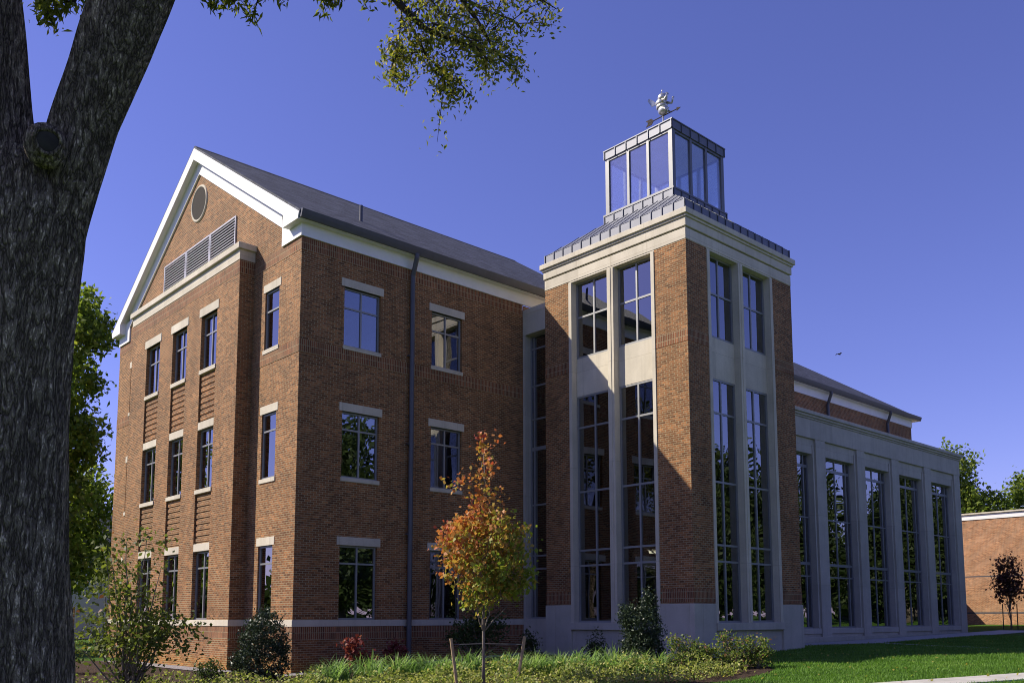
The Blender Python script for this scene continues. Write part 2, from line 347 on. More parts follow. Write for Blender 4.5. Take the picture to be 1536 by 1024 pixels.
# ------------------------------------------------------------------ the building
BLD=empty('brick_building',(0,0,0),'large red brick academic building with white gable, corner tower, glass cupola and grey library wing','building')
def part(name,m,mat,parent=BLD,**k):
    o=m.build(name,M[mat] if isinstance(mat,str) else [M[k_] for k_ in mat],parent,k.get('smooth',False),k.get('bevel',0))
    if k.get('label'):o['label']=k['label']
    return o
T_,P_=9.106,-7.754;TX1,TY1=15.30,-1.454;H1=13.4;DB=.531;ZB=1.6
FL=Face('L',0);FB=Face('L',-DB);FR=Face('R',0);TL=Face('L',T_);TR=Face('R',P_)
def window(F,u0,u1,z0,z1,dep,vs,hs,fw=.055,parent=BLD,thick={},label=None,blind=None,glass='glass',frame='frame'):
    m=MB();d0,d1=-dep,-dep+.07
    F.box(m,u0,u0+fw,z0,z1,d0,d1);F.box(m,u1-fw,u1,z0,z1,d0,d1)
    F.box(m,u0+fw,u1-fw,z0,z0+fw,d0,d1);F.box(m,u0+fw,u1-fw,z1-fw,z1,d0,d1)
    for v in vs:F.box(m,v-fw/2,v+fw/2,z0+fw,z1-fw,d0,d1-.003)
    for h in hs:
        t=thick.get(h,fw);F.box(m,u0+fw,u1-fw,h-t/2,h+t/2,d0+.002,d1-.008)
    wo=part('window',m,frame,parent,label=label)
    m=MB();us=[u0,*sorted(vs),u1];zs=[z0,*sorted(hs),z1]
    rr=random.Random(int(u0*977+z0*131))
    for i in range(len(us)-1):
        for j in range(len(zs)-1):
            # each light of glass sits a hair out of true, as real glazing does
            e=[rr.uniform(-.0035,.0035) for _ in range(3)];a,b,c,d=us[i]+.01,us[i+1]-.01,zs[j]+.01,zs[j+1]-.01
            cc=[(a,c,e[0]),(b,c,e[1]),(b,d,e[1]+e[2]),(a,d,e[0]+e[2])]
            if F.k=='L':cc=cc[::-1]
            fr=[F.P(u,-dep+.035+w_,z) for u,z,w_ in cc];bk=[F.P(u,-dep+.025+w_,z) for u,z,w_ in cc]
            m.q(*fr);m.q(*bk[::-1])
    g_=m.build('pane',M[glass],wo)
    if blind:
        m=MB();F.box(m,u0+.05,u1-.05,z1-(z1-z0)*blind,z1-.05,-dep-.12,-dep-.11);m.build('blind',M['blind'],wo)
    return wo
def sill(F,u0,u1,zt,h,w1,wo,w0=-.3,mat='stone'):
    m=MB();F.box(m,u0,u1,zt-h,zt,w0,w1);return m.build('sill',M[mat],wo,bevel=.008)
def lintel(F,u0,u1,z0,z1,w0=-.2,w1=.014):
    m=MB();F.box(m,u0,u1,z0,z1,w0,w1);return part('lintel',m,'stone',bevel=.008)
FLZ=[(1.602,3.90,3.34,4.165),(6.03,8.13,7.565,8.40),(10.25,12.18,11.525,12.45)]
# --- gable end (faces -X)
ops=[]
for (a,b) in((1.36,2.30),(13.40,14.36)):
    for z0,z1,_,_ in FLZ:ops.append((a,b,z0,z1))
m=MB();GW=15.775
FL.wall(m,0,3.124,-.3,H1,.34,[o for o in ops if o[1]<3.2]);FL.wall(m,12.769,GW,-.3,H1,.34,[o for o in ops if o[0]>12])
# long wall and the rest of the shell
lops=[]
for (a,b) in((1.56,2.95),(5.05,6.40)):
    for z0,z1,_,_ in FLZ:lops.append((a,b,z0,z1))
FR.wall(m,0,9.343,-.3,H1,.34,lops)
m.q((0,GW,-.3),(0,GW,H1),(16,GW,H1),(16,GW,-.3))
# gable brick above H1
apz,apy=18.75,GW/2
m.prism([(0,GW,H1),(0,apy,apz+.1),(0,0,H1)],(.34,0,0))
part('wall',m,'brick')
# --- bay
CH=[(4.745,6.03),(7.26,8.56),(9.79,11.15)]
m=MB();FB.wall(m,3.124,12.769,-.3,13.455,.08,[(a,b,ZB,12.19) for a,b in CH])
F2=Face('L',-DB+.08)
F2.wall(m,3.3,12.6,-.3,13.455,.3,[(a+.001,b-.001,z0,z1) for a,b in CH for z0,z1,_,_ in FLZ])
m.q((-DB,3.124,-.3),(0.0,3.124,-.3),(0.0,3.124,13.455),(-DB,3.124,13.455));m.q((0,12.769,-.3),(-DB,12.769,-.3),(-DB,12.769,13.455),(0,12.769,13.455))
for a,b in CH:   # corbelled courses in the panels between the windows
    for z0,z1 in((4.19,5.86),(8.42,10.09)):
        z=z0+.05
        while z+.13<z1:
            F2.box(m,a+.012,b-.012,z,z+.125,0,.024);z+=.2032
part('bay_wall',m,'brick')
m=MB();FB.box(m,3.124-.02,12.769+.02,13.455,13.80,-.531,.02);part('bay_frieze',m,'stone')
m=MB();FB.box(m,3.02,12.87,13.80,14.016,-.531,.108);part('bay_coping',m,'stone',bevel=.012)
for i,(a,b) in enumerate(CH):
    for k,(z0,z1,tr,lt) in enumerate(FLZ):
        wo=window(FB,a,b,z0,z1 if k<2 else 12.19,.20,[(a+b)/2],[tr],blind=(.985,.62,.985,.985,.45,.985,.7,.985,.985)[i*3+k])
        if k:sill(FB,a-.02,b+.02,z0,.15,.03,wo,-.17)
        lintel(FB,a-(.13 if k==2 else 0),b+(.15 if k==2 else 0),z1+(.01 if k==2 else 0),lt+(.05 if k==2 else 0),-.22,.02 if k==2 else -.004)
for (a,b) in((1.36,2.30),(13.40,14.36)):
    for k,(z0,z1,tr,lt) in enumerate(FLZ):
        wo=window(FL,a,b,z0,z1,.12,[],[tr],blind=(.985,.8,.5)[k])
        if k:sill(FL,a-.06,b+.06,z0,.14,.03,wo,-.09)
        lintel(FL,a-.12,b+.12,z1,lt)
for i,(a,b) in enumerate(((1.56,2.95),(5.05,6.40))):
    for k,(z0,z1,tr,lt) in enumerate(FLZ):
        wo=window(FR,a,b,z0,z1,.17,[(a+b)/2],[tr],blind=(.46 if i==0 and k==0 else None),label='window with a white roller blind half down' if i==0 and k==0 else None)
        if k:sill(FR,a-.03,b+.03,z0,.13,.03,wo,-.14)
        lintel(FR,a-.11,b+.11,z1,lt)
# stone band and soldier courses
m=MB()
FL.box(m,-.022,3.124-.022,1.40,ZB,-.01,.022);FB.box(m,3.10,12.79,1.40,ZB,-.05,.024);FL.box(m,12.792,GW,1.40,ZB,-.01,.022)
m.box(-DB+.05,-.022,3.10,3.124,1.40,ZB);m.box(.001,9.343,-.022,0,1.401,ZB)
part('stone_band',m,'stone',bevel=.006)
def course(*boxes):
    m=MB()
    for F,u0,u1,z0,z1,w in boxes:F.box(m,u0,u1,z0,z1,-.005,w)
    part('soldier_course',m,'soldier')
FS=Face('R',3.124)
for z0,z1,w in((1.0,1.398,.006),(9.75,10.15,.012),(12.99,H1,.008)):
    course((FR,-w,9.34,z0,z1,w),(FL,.001,3.12,z0,z1,w))
    course((FL,12.79,GW,z0,z1,w))
course((FB,3.12,12.769,1.0,1.398,.006),(FS,-DB,-.01,1.0,1.398,.006));course((FB,3.12,12.769,13.0,13.452,.006),(FS,-DB,-.01,13.0,13.452,.006))
# gable louvre and round vent
m=MB()
for a,b in((4.62,6.70),(6.74,8.84),(8.88,10.97)):
    FL.box(m,a,a+.05,14.1,15.62,-.02,.05);FL.box(m,b-.05,b,14.1,15.62,-.02,.05);FL.box(m,a+.05,b-.05,15.57,15.62,-.02,.05)
    z=14.1
    while z<15.5:
        m.box(-.048,-.030,a+.05,b-.05,z,z+.020);m.box(-.030,-.004,a+.05,b-.05,z+.012,z+.021);z+=.106
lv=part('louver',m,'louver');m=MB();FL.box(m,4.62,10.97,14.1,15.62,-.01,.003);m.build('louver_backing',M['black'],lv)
m=MB();ring=[]
for k in range(32):
    c=2*math.pi*k/32;ring.append((0,7.86+.66*math.cos(c),17.2+.66*math.sin(c)))
m.tube(ring+[ring[0]],.055,8,False);vt=part('round_vent',m,'stone',smooth=True)
m=MB();m.prism([(-.03,7.86+.64*math.cos(-c),17.2+.64*math.sin(-c)) for c in np.arange(0,2*math.pi-.01,2*math.pi/32)],(.03,0,0));vg=m.build('vent_grille',M['vent'],vt)
# --- main roof: gable, ridge along X
SL=.648;EY,EZ=-.33,14.07;RZ=EZ+SL*(apy-EY);XE=16.2;XF=-.283
def roofpt(y,x,dz=0):return (x,y,EZ+SL*(y-EY)+dz) if y<=apy else (x,y,EZ+SL*(GW-EY-y)+dz)
m=MB();yb=GW-EY
m.prism([roofpt(EY,XF),(XF,apy,RZ),roofpt(yb,XF),roofpt(yb,XF,-.1),(XF,apy,RZ-.1),roofpt(EY,XF,-.1)][::-1],(XE-XF,0,0))
rf=part('roof',m,'shingle',label='dark grey shingle gable roof')
m=MB();m.tube([(3.40,2,EZ+SL*2.2),(3.40,2,16.16)],.06,10);m.build('vent_pipe',M['gutter'],rf)
m=MB();m.prism([(XF+.02,apy-.16,RZ-.16*SL+.012),(XF+.02,apy,RZ+.03),(XF+.02,apy+.16,RZ-.16*SL+.012)][::-1],(XE-XF-.04,0,0));m.build('ridge_cap',M['shingle'],rf)
# rake boards, soffit, frieze, returns
m=MB();q=lambda y,dz:EZ+SL*((y if y<=apy else GW-y)-EY)+dz
for s in(0,1):
    mir=(lambda y:y) if s==0 else (lambda y:GW-y)
    def poly(pts):return pts if s==0 else pts[::-1]
    # rake board
    m.prism(poly([(XF-.001,mir(y),q(y,dz)) for y,dz in((EY+.02,-.103),(.70,-.103-.0),(.70,-.55),(EY+.06,-.272))][::1])[::-1] if False else poly([(XF-.012,mir(EY+.03),q(EY+.03,-.08)),(XF-.012,mir(EY+.10),13.80),(XF-.012,mir(.70),13.80),(XF-.012,mir(.70),q(.70,-.53)),(XF-.012,apy,RZ-.53),(XF-.012,apy,RZ-.08)]),(.05,0,0))
    # soffit
    m.prism(poly([(XF+.038,mir(.70),q(.70,-.40)),(XF+.038,mir(.70),q(.70,-.44)),(XF+.038,apy,RZ-.44),(XF+.038,apy,RZ-.40)]),(.285,0,0))
    # frieze board on the wall
    m.prism(poly([(-.06,mir(1.19),q(1.19,-.44)),(-.06,mir(1.19),q(1.19,-1.03)),(-.06,apy,RZ-1.03),(-.06,apy,RZ-.44)]),(.06,0,0))
    # return box and its frieze
    m.prism(poly([(XF+.038,mir(-.272),q(-.272,-.115)),(XF+.038,mir(-.272),13.802),(XF+.038,mir(.655),13.802),(XF+.038,mir(.655),q(.655,-.115))]),(.28 if s==0 else .26,0,0))
    y0,y1=sorted((mir(0),mir(1.19)));m.box(-.0555,0,y0,y1,H1,14.3)
    m.prism(poly([(XF+.038,mir(.70),13.8),(XF+.038,mir(.66),13.8),(XF+.038,mir(.66),q(.70,-.44)),(XF+.038,mir(.70),q(.70,-.44))]),(.28,0,0))
part('gable_trim',m,'white',label='white painted rake boards and cornice returns')
m=MB();m.box(-.055,16,-.055,0,H1+.001,13.86);m.box(XF+.038,XE,-.28,-.055,13.82,13.858)
part('eave_trim',m,'white')
def gutterprism(x0,x1,y,z):   # ogee gutter section
    mm=MB();sec=[(y,z-.02),(y,z-.235),(y-.12,z-.235),(y-.165,z-.12),(y-.20,z)]
    mm.prism([(x0,a,b) for a,b in sec],(x1-x0,0,0));return mm
part('gutter',gutterprism(XF+.03,XE,-.262,14.07),'gutter')
def spout(x,zb,mat='gutter'):
    mm=MB();mm.tube([(x,-.36,13.86),(x,-.36,13.72),(x,-.14,13.15),(x,-.14,12.9),(x,-.14,zb)],.085,10)
    z=zb+1.2
    while z<12.6:
        mm.box(x-.12,x+.12,-.15,-.0,z,z+.04);z+=3
    return part('downspout',mm,mat,smooth=False)
spout(4.13,.16)
# --- link between wing and tower
KX=9.35;FK=Face('L',KX)
m=MB();FK.wall(m,-1.46,0.,.1,13.18,.34,[(-1.40,-.125,1.62,12.2)]);m.box(KX-.012,KX+.3,-1.45,-.001,12.99,13.19)
m.q((KX,0,13.18),(KX,-1.46,13.18),(16,-1.46,13.18),(16,0,13.18))
part('link_wall',m,'greystone')
window(FK,-1.40,-.125,1.62,12.2,.35,[-.31,-1.2],[11.68,10.25,8.99,7.87,5.77,3.9,3.42],.06,thick={7.87:.14})
# --- tower
LOP=[(-4.466,-2.795),(-6.353,-4.741)];ROP=[(10.33,11.94),(12.20,13.88)];ZS,ZH=1.49,13.44
m=MB()
for F,(a,b,c,d) in((TL,(TY1,-2.655,-6.488,P_)),(TR,(T_,10.19,14.03,TX1))):
    for u0,u1 in((a,b),(c,d)):
        u0,u1=sorted((u0,u1));F.wall(m,u0,u1,2.05,13.488,.34)
m.q((T_,TY1,2.05),(T_,TY1,13.488),(TX1,TY1,13.488),(TX1,TY1,2.05));m.q((TX1,P_,2.05),(TX1,TY1,2.05),(TX1,TY1,13.488),(TX1,P_,13.488))
part('tower_wall',m,'brick')
m=MB()
TL.wall(m,-6.488,-2.655,1.24,13.489,.5,[(a,b,ZS,ZH) for a,b in LOP]);TR.wall(m,10.19,14.03,1.24,13.489,.5,[(a,b,ZS,ZH) for a,b in ROP])
for F,O,frs in((TL,LOP,((-2.795,-2.655),(-6.488,-6.353),(-4.741,-4.466))),(TR,ROP,((10.19,10.33),(13.88,14.03),(11.94,12.20)))):
    for u0,u1 in frs:
        F.box(m,u0+.002,u1-.002,1.492,13.44,-.05,.028)
        if u1-u0>.2:F.box(m,(u0+u1)/2-.03,(u0+u1)/2+.03,1.494,13.44,-.05,.045)
    for u0,u1 in O:F.box(m,u0,u1,9.33,10.68,-.49,-.22)
part('tower_frame',m,'stone',label='pale cast stone frame around the tall tower windows')
for F,O in((TL,LOP),(TR,ROP)):
    for u0,u1 in O:
        mid=(u0+u1)/2
        window(F,u0,u1,10.68,ZH,.30,[mid],[12.17],.065)
        window(F,u0,u1,ZS,9.33,.30,[mid],[8.21,5.96,3.935,3.415],.065)
# sill band, base
m=MB();TL.box(m,-6.488,-2.655,1.25,1.488,-.3,.07);TR.box(m,10.19,14.03,1.25,1.488,-.3,.07);part('sill_band',m,'greystone',bevel=.01)
m=MB()
for u0,u1 in((-2.655,TY1+.03),(P_-.03,-6.488)):TL.box(m,u0,u1,-.3,2.078,-.4,.03)
TR.box(m,T_+.4,10.19,-.3,2.077,-.4,.03);TR.box(m,14.03,TX1+.03,-.3,2.077,-.4,.03)
m.box(TX1-.3,TX1+.03,P_+.4,TY1,-.3,2.077)
TL.box(m,-6.488,-2.655,-.3,1.249,-.4,-.05);TR.box(m,10.19,14.03,-.3,1.249,-.4,-.05)
part('tower_base',m,'greystone',bevel=.008)
for z0,z1 in((2.12,2.53),(10.20,10.60)):
    course((TL,-2.657,TY1,z0,z1,.010));course((TL,P_-.01,-6.486,z0,z1,.010),(TR,T_+.001,10.188,z0,z1,.010));course((TR,14.032,TX1,z0,z1,.010))
def ringbox(m,o,z0,z1):m.box(T_-o,TX1+o,P_-o,TY1+o,z0,z1)
m=MB();ringbox(m,.012,13.49,13.86);ringbox(m,-.03,13.86,13.90);ringbox(m,.045,13.90,14.19);ringbox(m,.09,14.19,14.27);ringbox(m,.147,14.27,14.456)
part('tower_cornice',m,'stone',bevel=.012)
CXT,CYT=(T_+TX1)/2,(P_+TY1)/2
m=MB();ringbox(m,.0,14.456,14.80);mfas=m
def seams(m,o,z0,z1,n,cx=CXT,cy=CYT,hx=None,hy=None,wd=.02):
    hx=hx or (TX1-T_)/2+o;hy=hy or (TY1-P_)/2+o
    for k in range(n+1):
        t=-1+2*k/n
        for s in(-1,1):
            x=cx+t*(hx-.02);y=cy+s*hy;m.box(x-wd,x+wd,y-.03,y+.03,z0,z1)
            y=cy+t*(hy-.02);x=cx+s*hx;m.box(x-.03,x+.03,y-wd,y+wd,z0,z1)
mfas.second();seams(mfas,0,14.458,14.815,14);part('metal_fascia',mfas,['zinc','zincdark'])
hc=1.53;hx,hy=(TX1-T_)/2,(TY1-P_)/2
def c4(h1,h2,z):return [(CXT-h1,CYT-h2,z),(CXT+h1,CYT-h2,z),(CXT+h1,CYT+h2,z),(CXT-h1,CYT+h2,z)]
A_=c4(hx+.01,hy+.01,14.802);B_=c4(hc,hc,16.02);m=MB()
for k in range(4):m.q(A_[k],A_[(k+1)%4],B_[(k+1)%4],B_[k])
trm=m;m.second()
for k in range(4):
    a,b,c,d=[np.array(v) for v in(A_[k],A_[(k+1)%4],B_[(k+1)%4],B_[k])]
    n_=14
    for i in range(n_+1):
        p0=a+(b-a)*i/n_;e=(b-a)/np.linalg.norm(b-a);tt=np.dot(p0-a,e);Lb=np.linalg.norm(b-a);ins=(Lb-2*hc)/2
        # seam runs straight up the slope until it meets a hip or the curb
        fr_=1. if ins<=tt<=Lb-ins else (tt/ins if tt<ins else (Lb-tt)/ins)
        if fr_<.05:continue
        up=((d-a)-e*np.dot(d-a,e));p1=p0+up*fr_;m.tube([p0+e*0+np.array([0,0,.008])+up*.03,p1+np.array([0,0,.008])],.014,5)
part('tower_roof',m,['zinc','zincdark'],label='grey standing seam metal hip roof under the cupola')
# --- cupola
CU=BLD
m=MB();m.box(CXT-hc-.05,CXT+hc+.05,CYT-hc-.05,CYT+hc+.05,15.98,16.235);m.second();seams(m,0,15.99,16.24,7,hx=hc+.05,hy=hc+.05,wd=.015);part('cupola_curb',m,['zinc','zincdark'])
m=MB();m.box(CXT-hc-.07,CXT+hc+.07,CYT-hc-.07,CYT+hc+.07,16.236,16.30)
for sx in(-1,1):
    for sy in(-1,1):
        x0,x1=sorted((CXT+sx*hc,CXT+sx*(hc-.17)));y0,y1=sorted((CYT+sy*hc,CYT+sy*(hc-.17)));m.box(x0,x1,y0,y1,16.30,18.44)
pw=(2*hc-.34)/3
for s in(-1,1):
    for k in(1,2):
        t=-hc+.17+pw*k
        x0,x1=sorted((CXT+s*hc,CXT+s*(hc-.09)));m.box(x0,x1,CYT+t-.055,CYT+t+.055,16.30,18.44)
        m.box(CXT+t-.055,CXT+t+.055,*sorted((CYT+s*hc,CYT+s*(hc-.09))),16.30,18.44)
    x0,x1=sorted((CXT+s*(hc-.01),CXT+s*(hc-.08)))
    for z0,z1 in((16.30,16.36),(18.36,18.44)):
        m.box(x0,x1,CYT-hc+.17,CYT+hc-.17,z0,z1);m.box(CXT-hc+.17,CXT+hc-.17,*sorted((CYT+s*(hc-.01),CYT+s*(hc-.08))),z0,z1)
part('cupola_frame',m,'paleframe',label='pale metal posts of the glazed cupola')
for s in(-1,1):
    for k in range(3):
        a=-hc+.17+pw*k+.04;b=a+pw-.08
        m=MB();m.box(*sorted((CXT+s*(hc-.05),CXT+s*(hc-.04))),CYT+a,CYT+b,16.35,18.38);part('cupola_pane',m,'clear')
        m=MB();m.box(CXT+a,CXT+b,*sorted((CYT+s*(hc-.05),CYT+s*(hc-.04))),16.35,18.38);part('cupola_pane',m,'clear')
m=MB();m.box(CXT-hc-.03,CXT+hc+.03,CYT-hc-.03,CYT+hc+.03,18.44,18.74);m.box(CXT-hc-.06,CXT+hc+.06,CYT-hc-.06,CYT+hc+.06,18.74,18.775)
m.second();seams(m,0,18.445,18.745,6,hx=hc+.03,hy=hc+.03,wd=.015);part('cupola_roof',m,['zinc','zincdark'])
m=MB();m.box(CXT-hc+.1,CXT+hc-.1,CYT-hc+.1,CYT+hc-.1,16.24,16.27);part('cupola_floor',m,'siding');m=MB();m.box(CXT-hc+.1,CXT+hc-.1,CYT-hc+.1,CYT+hc-.1,18.40,18.43);part('cupola_ceiling',m,'siding')
# --- library wing
YL=-4.069;FY=Face('R',YL);XP=[(19.43,20.25),(23.21,24.03),(27.0,27.77),(30.60,31.37),(34.37,35.16),(38.17,38.93)]
LO=[(XP[i][1],XP[i+1][0]-.19) for i in range(5)];LO=[(15.4+.85,19.24)]+LO
m=MB();FY.wall(m,15.3,38.93,.3,9.465,.5,[(a,b,1.17,8.80) for a,b in LO])
for a,b in XP:FY.box(m,a,b,.3,9.464,-.2,.09)
for i in range(5):
    a=XP[i+1][0]-.19;FY.box(m,a+.001,a+.10,1.18,9.2,-.1,.035)
m.q((38.93,YL,.3),(38.93,-.02,.3),(38.93,-.02,9.465),(38.93,YL,9.465))
part('library_wall',m,'greystone',label='grey cast stone piers of the library wing')
m=MB();m.box(15.3,38.98,YL-.10,-.01,9.467,10.32);m.box(15.3,39.02,YL-.14,-.012,10.32,10.40);m.box(15.3,39.09,YL-.20,-.014,10.40,10.50);m.box(15.3,39.18,YL-.27,-.016,10.50,10.66)
part('library_cornice',m,'greystone',bevel=.012)
m=MB()
for a,b in LO:FY.box(m,a-.0,b+.19,.93,1.168,-.45,.055)
part('sill_band',m,'greystone',bevel=.01)
m=MB();FY.box(m,15.35,39.02,.2,.80,-.3,.14);part('library_plinth',m,'greystone')
for a,b in LO:
    wo=window(FY,a,b,1.17,8.80,.30,[a+.38,(a+b)/2,b-.38],[8.27,6.0,3.97,3.42],.06,thick={8.27:.13,3.97:.12})
# upper block behind the library with hip roof
UX,UD=43.05,9.9
m=MB();FR.wall(m,9.36,42.67,8.5,13.38,.34);m.q((42.67,0,0),(42.67,UD,0),(42.67,UD,13.38),(42.67,0,13.38));m.q((16,UD,0),(16,UD,13.38),(42.67,UD,13.38),(42.67,UD,0))
m.q((42.67,0,-.1),(42.67,0,8.5),(38.9,0,8.5),(38.9,0,-.1))
part('upper_wall',m,'brick')
m=MB();m.box(16.01,42.72,-.05,0,13.381,13.86);m.box(42.67,42.72,.001,UD,13.381,13.86);m.box(16.21,UX,-.28,-.05,13.82,13.858);m.box(42.72,UX,-.05,UD+.2,13.82,13.858);part('eave_trim',m,'white')
ry=UD/2;rz=EZ+.68*(ry-EY);hxx=UX-(ry-EY);e0,e1,b0,b1=(16.2,EY,EZ),(UX+.02,EY,EZ),(16.2,UD-EY,EZ),(UX+.02,UD-EY,EZ)
r0,r1=(16.2,ry,rz),(hxx,ry,rz);m=MB();m.q(e0,e1,r1,r0);m.q(e1,b1,r1);m.q(b1,b0,r0,r1);m.q(e0,r0,b0)
part('roof',m,'shingle',label='lower grey shingle hip roof above the library wing')
gm=gutterprism(16.21,UX+.2,-.262,14.07);gm.box(UX-.02,UX+.2,-.26,UD+.3,13.84,14.066);part('gutter',gm,'gutter')
for x in(32.03,39.14):spout(x,10.6)
# --- insides seen through the glass
m=MB()
for z in(.95,5.15,9.3):m.box(.4,9.3,.4,15.4,z-.3,z)
for z in(4.35,9.9):m.box(9.75,15.2,-7.2,-1.6,z-.25,z)
m.box(9.75,15.2,-7.2,-1.6,.9,1.1);m.box(15.4,38.8,YL+.6,-.1,.8,1.0);m.box(21.,38.8,YL+1.6,-.1,3.45,3.9);m.box(15.4,38.8,YL+.6,-.02,9.2,9.4)
m.box(T_+.6,TX1-.1,P_+.6,TY1-.1,13.5,13.52)
part('interior_floor',m,'floorin')
m=MB();m.box(.42,9.2,5.2,5.3,.95,13.3);m.box(4.6,4.7,.4,5.2,.95,13.3);m.box(14.9,15.0,-7.2,-1.6,1.1,13.4);m.box(9.8,14.9,-1.75,-1.65,1.1,13.4);m.box(15.4,38.8,-.10,-.02,1.,9.2);m.box(15.5,15.6,YL+.6,-.1,1,9.2);m.box(9.3,9.34,.4,15,1,13)
part('interior_wall',m,'inside')
m=MB()
def flight(y0,y1,z0,z1,x):
    n=12
    for k in range(n):
        a=y0+(y1-y0)*k/n;b=y0+(y1-y0)*(k+1)/n;z=z0+(z1-z0)*k/n;m.box(x,x+1.3,min(a,b),max(a,b),z,z+(z1-z0)/n)
    m.prism([(x-.04,y0,z0-.3),(x-.04,y1,z1-.3),(x-.04,y1,z1),(x-.04,y0,z0)],(.04,0,0));m.tube([(x,y0,z0+1),(x,y1,z1+1)],.03,6)
flight(-6.9,-2.6,1.1,4.35,11.2);flight(-2.6,-6.9,4.35,7.2,12.8);flight(-6.9,-2.6,7.2,9.9,11.2)
part('staircase',m,'blind',label='pale stair flights behind the tall tower windows')
for x in(26.0,29.3,32.5):
    for y in(-2.4,):
        m=MB();m.box(x-.9,x+.9,y-.06,y+.06,7.7,7.78);part('ceiling_light',m,'lamp')
for x,y,z in((11.3,-3.4,9.58),(12.6,-5.6,9.58),(11.2,-5.2,4.03),(12.9,-3.2,4.03),(11.6,-4.6,13.4)):
    m=MB();m.box(x-.3,x+.3,y-.12,y+.12,z-.03,z+.03);part('ceiling_light',m,'lamp')
m=MB();m.box(5.2,6.6,1.9,2.0,11.7,11.78);part('ceiling_light',m,'lamp')

# ------------------------------------------------------------------ weathervane on the cupola
WV=empty('weathervane',(CXT,CYT,18.775),'small silvery weathervane with a winged insect above an arrow on the glass cupola','weathervane')
z0=20.12
m=MB();m.tube([(CXT,CYT,18.775),(CXT,CYT,20.4)],.022,8);m.ell((CXT,CYT,18.85),(.09,.09,.09));m.ell((CXT,CYT,19.85),(.045,.045,.07));part('pole',m,'silver',WV,smooth=True)
m=MB();m.tube([(CXT,CYT+.72,z0),(CXT,CYT-.70,z0)],.02,8)
m.prism([(CXT-.012,CYT-.62,z0-.07),(CXT-.012,CYT-.62,z0+.07),(CXT-.012,CYT-.80,z0)],(.024,0,0))
for sg in(1,-1):m.prism([(CXT-.012,CYT+.45,z0+sg*.01),(CXT-.012,CYT+.55,z0+sg*.12),(CXT-.012,CYT+.82,z0+sg*.12),(CXT-.012,CYT+.70,z0+sg*.01)][::sg],(.024,0,0))
part('arrow',m,'twig',WV)
m=MB();c=np.array([CXT,CYT+.03,20.27])
m.ell(c+[0,-.03,.06],(.15,.18,.16));m.ell(c+[0,.02,.19],(.17,.20,.11));m.ell(c+[0,.05,.33],(.16,.18,.14));m.ell(c+[0,-.02,.47],(.165,.16,.145))
m.tube([c+[0,-.12,.02],c+[0,-.28,.06]],[.05,.005],7)
for s in(-1,1):
    m.tube([c+[s*.06,-.02,.59],c+[s*.09,-.05,.655],c+[s*.1,-.11,.665]],[.012,.01,.012],6)
    m.tube([c+[s*.12,-.08,.34],c+[s*.17,-.24,.28],c+[s*.14,-.33,.44]],[.045,.035,.04],7)
    m.tube([c+[s*.1,-.1,.08],c+[s*.13,-.2,-.02],c+[s*.1,-.26,-.05]],[.04,.03,.03],7)
m.v=[tuple(c+(np.array(v)-c)*1.18) for v in m.v]
fg=part('insect_figure',m,'silver',WV,smooth=True)
for s in(-1,1):
    m=MB();m.prism([(CXT+s*.06,CYT+.18,20.62),(CXT+s*.16,CYT+.40,20.58),(CXT+s*.26,CYT+.50,20.80),(CXT+s*.22,CYT+.46,20.90),(CXT+s*.14,CYT+.34,20.80)][::s],(.012*s,.004,.01));m.build('wing',M['silver'],fg)

# ------------------------------------------------------------------ the tan brick building on the right
TB=empty('brick_building',(56,0,1.05),'low tan brick building with flat roof and white band beyond the library end','building')
m=MB();FT=Face('L',56);FT.wall(m,-9,30,.5,8.68,.4);m.q((56,-9,.5),(56,-9,8.68),(80,-9,8.68),(80,-9,.5));m.q((56,30,.5),(80,30,.5),(80,30,8.68),(56,30,8.68));part('wall',m,'tanbrick',TB)
m=MB();FT.box(m,-9.05,30.05,8.68,9.07,-24,.05);part('fascia',m,'white',TB)
m=MB();FT.box(m,-9.15,30.15,9.07,9.17,-24.1,.16);part('coping',m,'stone',TB)
m=MB();FT.box(m,-9,30,4.50,4.58,-.01,.004);FT.box(m,-9,30,1.86,1.96,-.01,.006);part('course_line',m,'gutter',TB)
m=MB();m.box(46,56,4.2,9.8,.5,4.7);o=part('unseen_shadow_block',m,'tanbrick',TB)  # unseen block, added so its shadow slants across the foot of the tan wall

# ------------------------------------------------------------------ white house behind on the left
HS=empty('house',(8,42,0),'white sided house with a dark porch half hidden behind trees on the left','house')
hx0,hy0=4.0,40.0
m=MB();m.box(hx0,hx0+10,hy0,hy0+8,-.3,6.2);part('wall',m,'siding',HS)
m=MB();m.prism([(hx0-.4,hy0-.5,6.1),(hx0-.4,hy0+4,9.2),(hx0-.4,hy0+8.5,6.1)][::-1],(10.8,0,0));part('roof',m,'shingle',HS)
m=MB();m.box(hx0-2.2,hx0-.02,hy0+.3,hy0+7,2.75,2.95)
for k in range(4):m.box(hx0-2.1,hx0-1.95,hy0+.4+2.1*k,hy0+.55+2.1*k,-.3,2.75)
part('porch',m,'siding',HS)
m=MB();m.box(hx0-.03,hx0+.0,hy0+.5,hy0+6.8,0,2.7);part('painted_porch_shade',m,'gutter',HS)  # dark sheet on the siding paints the shade under the porch roof
for k in range(3):
    f=Face('R',hy0);wo=window(f,hx0+.8+3*k,hx0+2+3*k,.9,2.4,-.03,[hx0+1.4+3*k],[1.65],.08,HS,frame='white');wo=window(f,hx0+.8+3*k,hx0+2+3*k,3.9,5.4,-.03,[hx0+1.4+3*k],[4.65],.08,HS,frame='white')
    f=Face('L',hx0);wo=window(f,hy0+1+2.4*k,hy0+2+2.4*k,3.9,5.4,-.03,[],[4.65],.08,HS,frame='white')

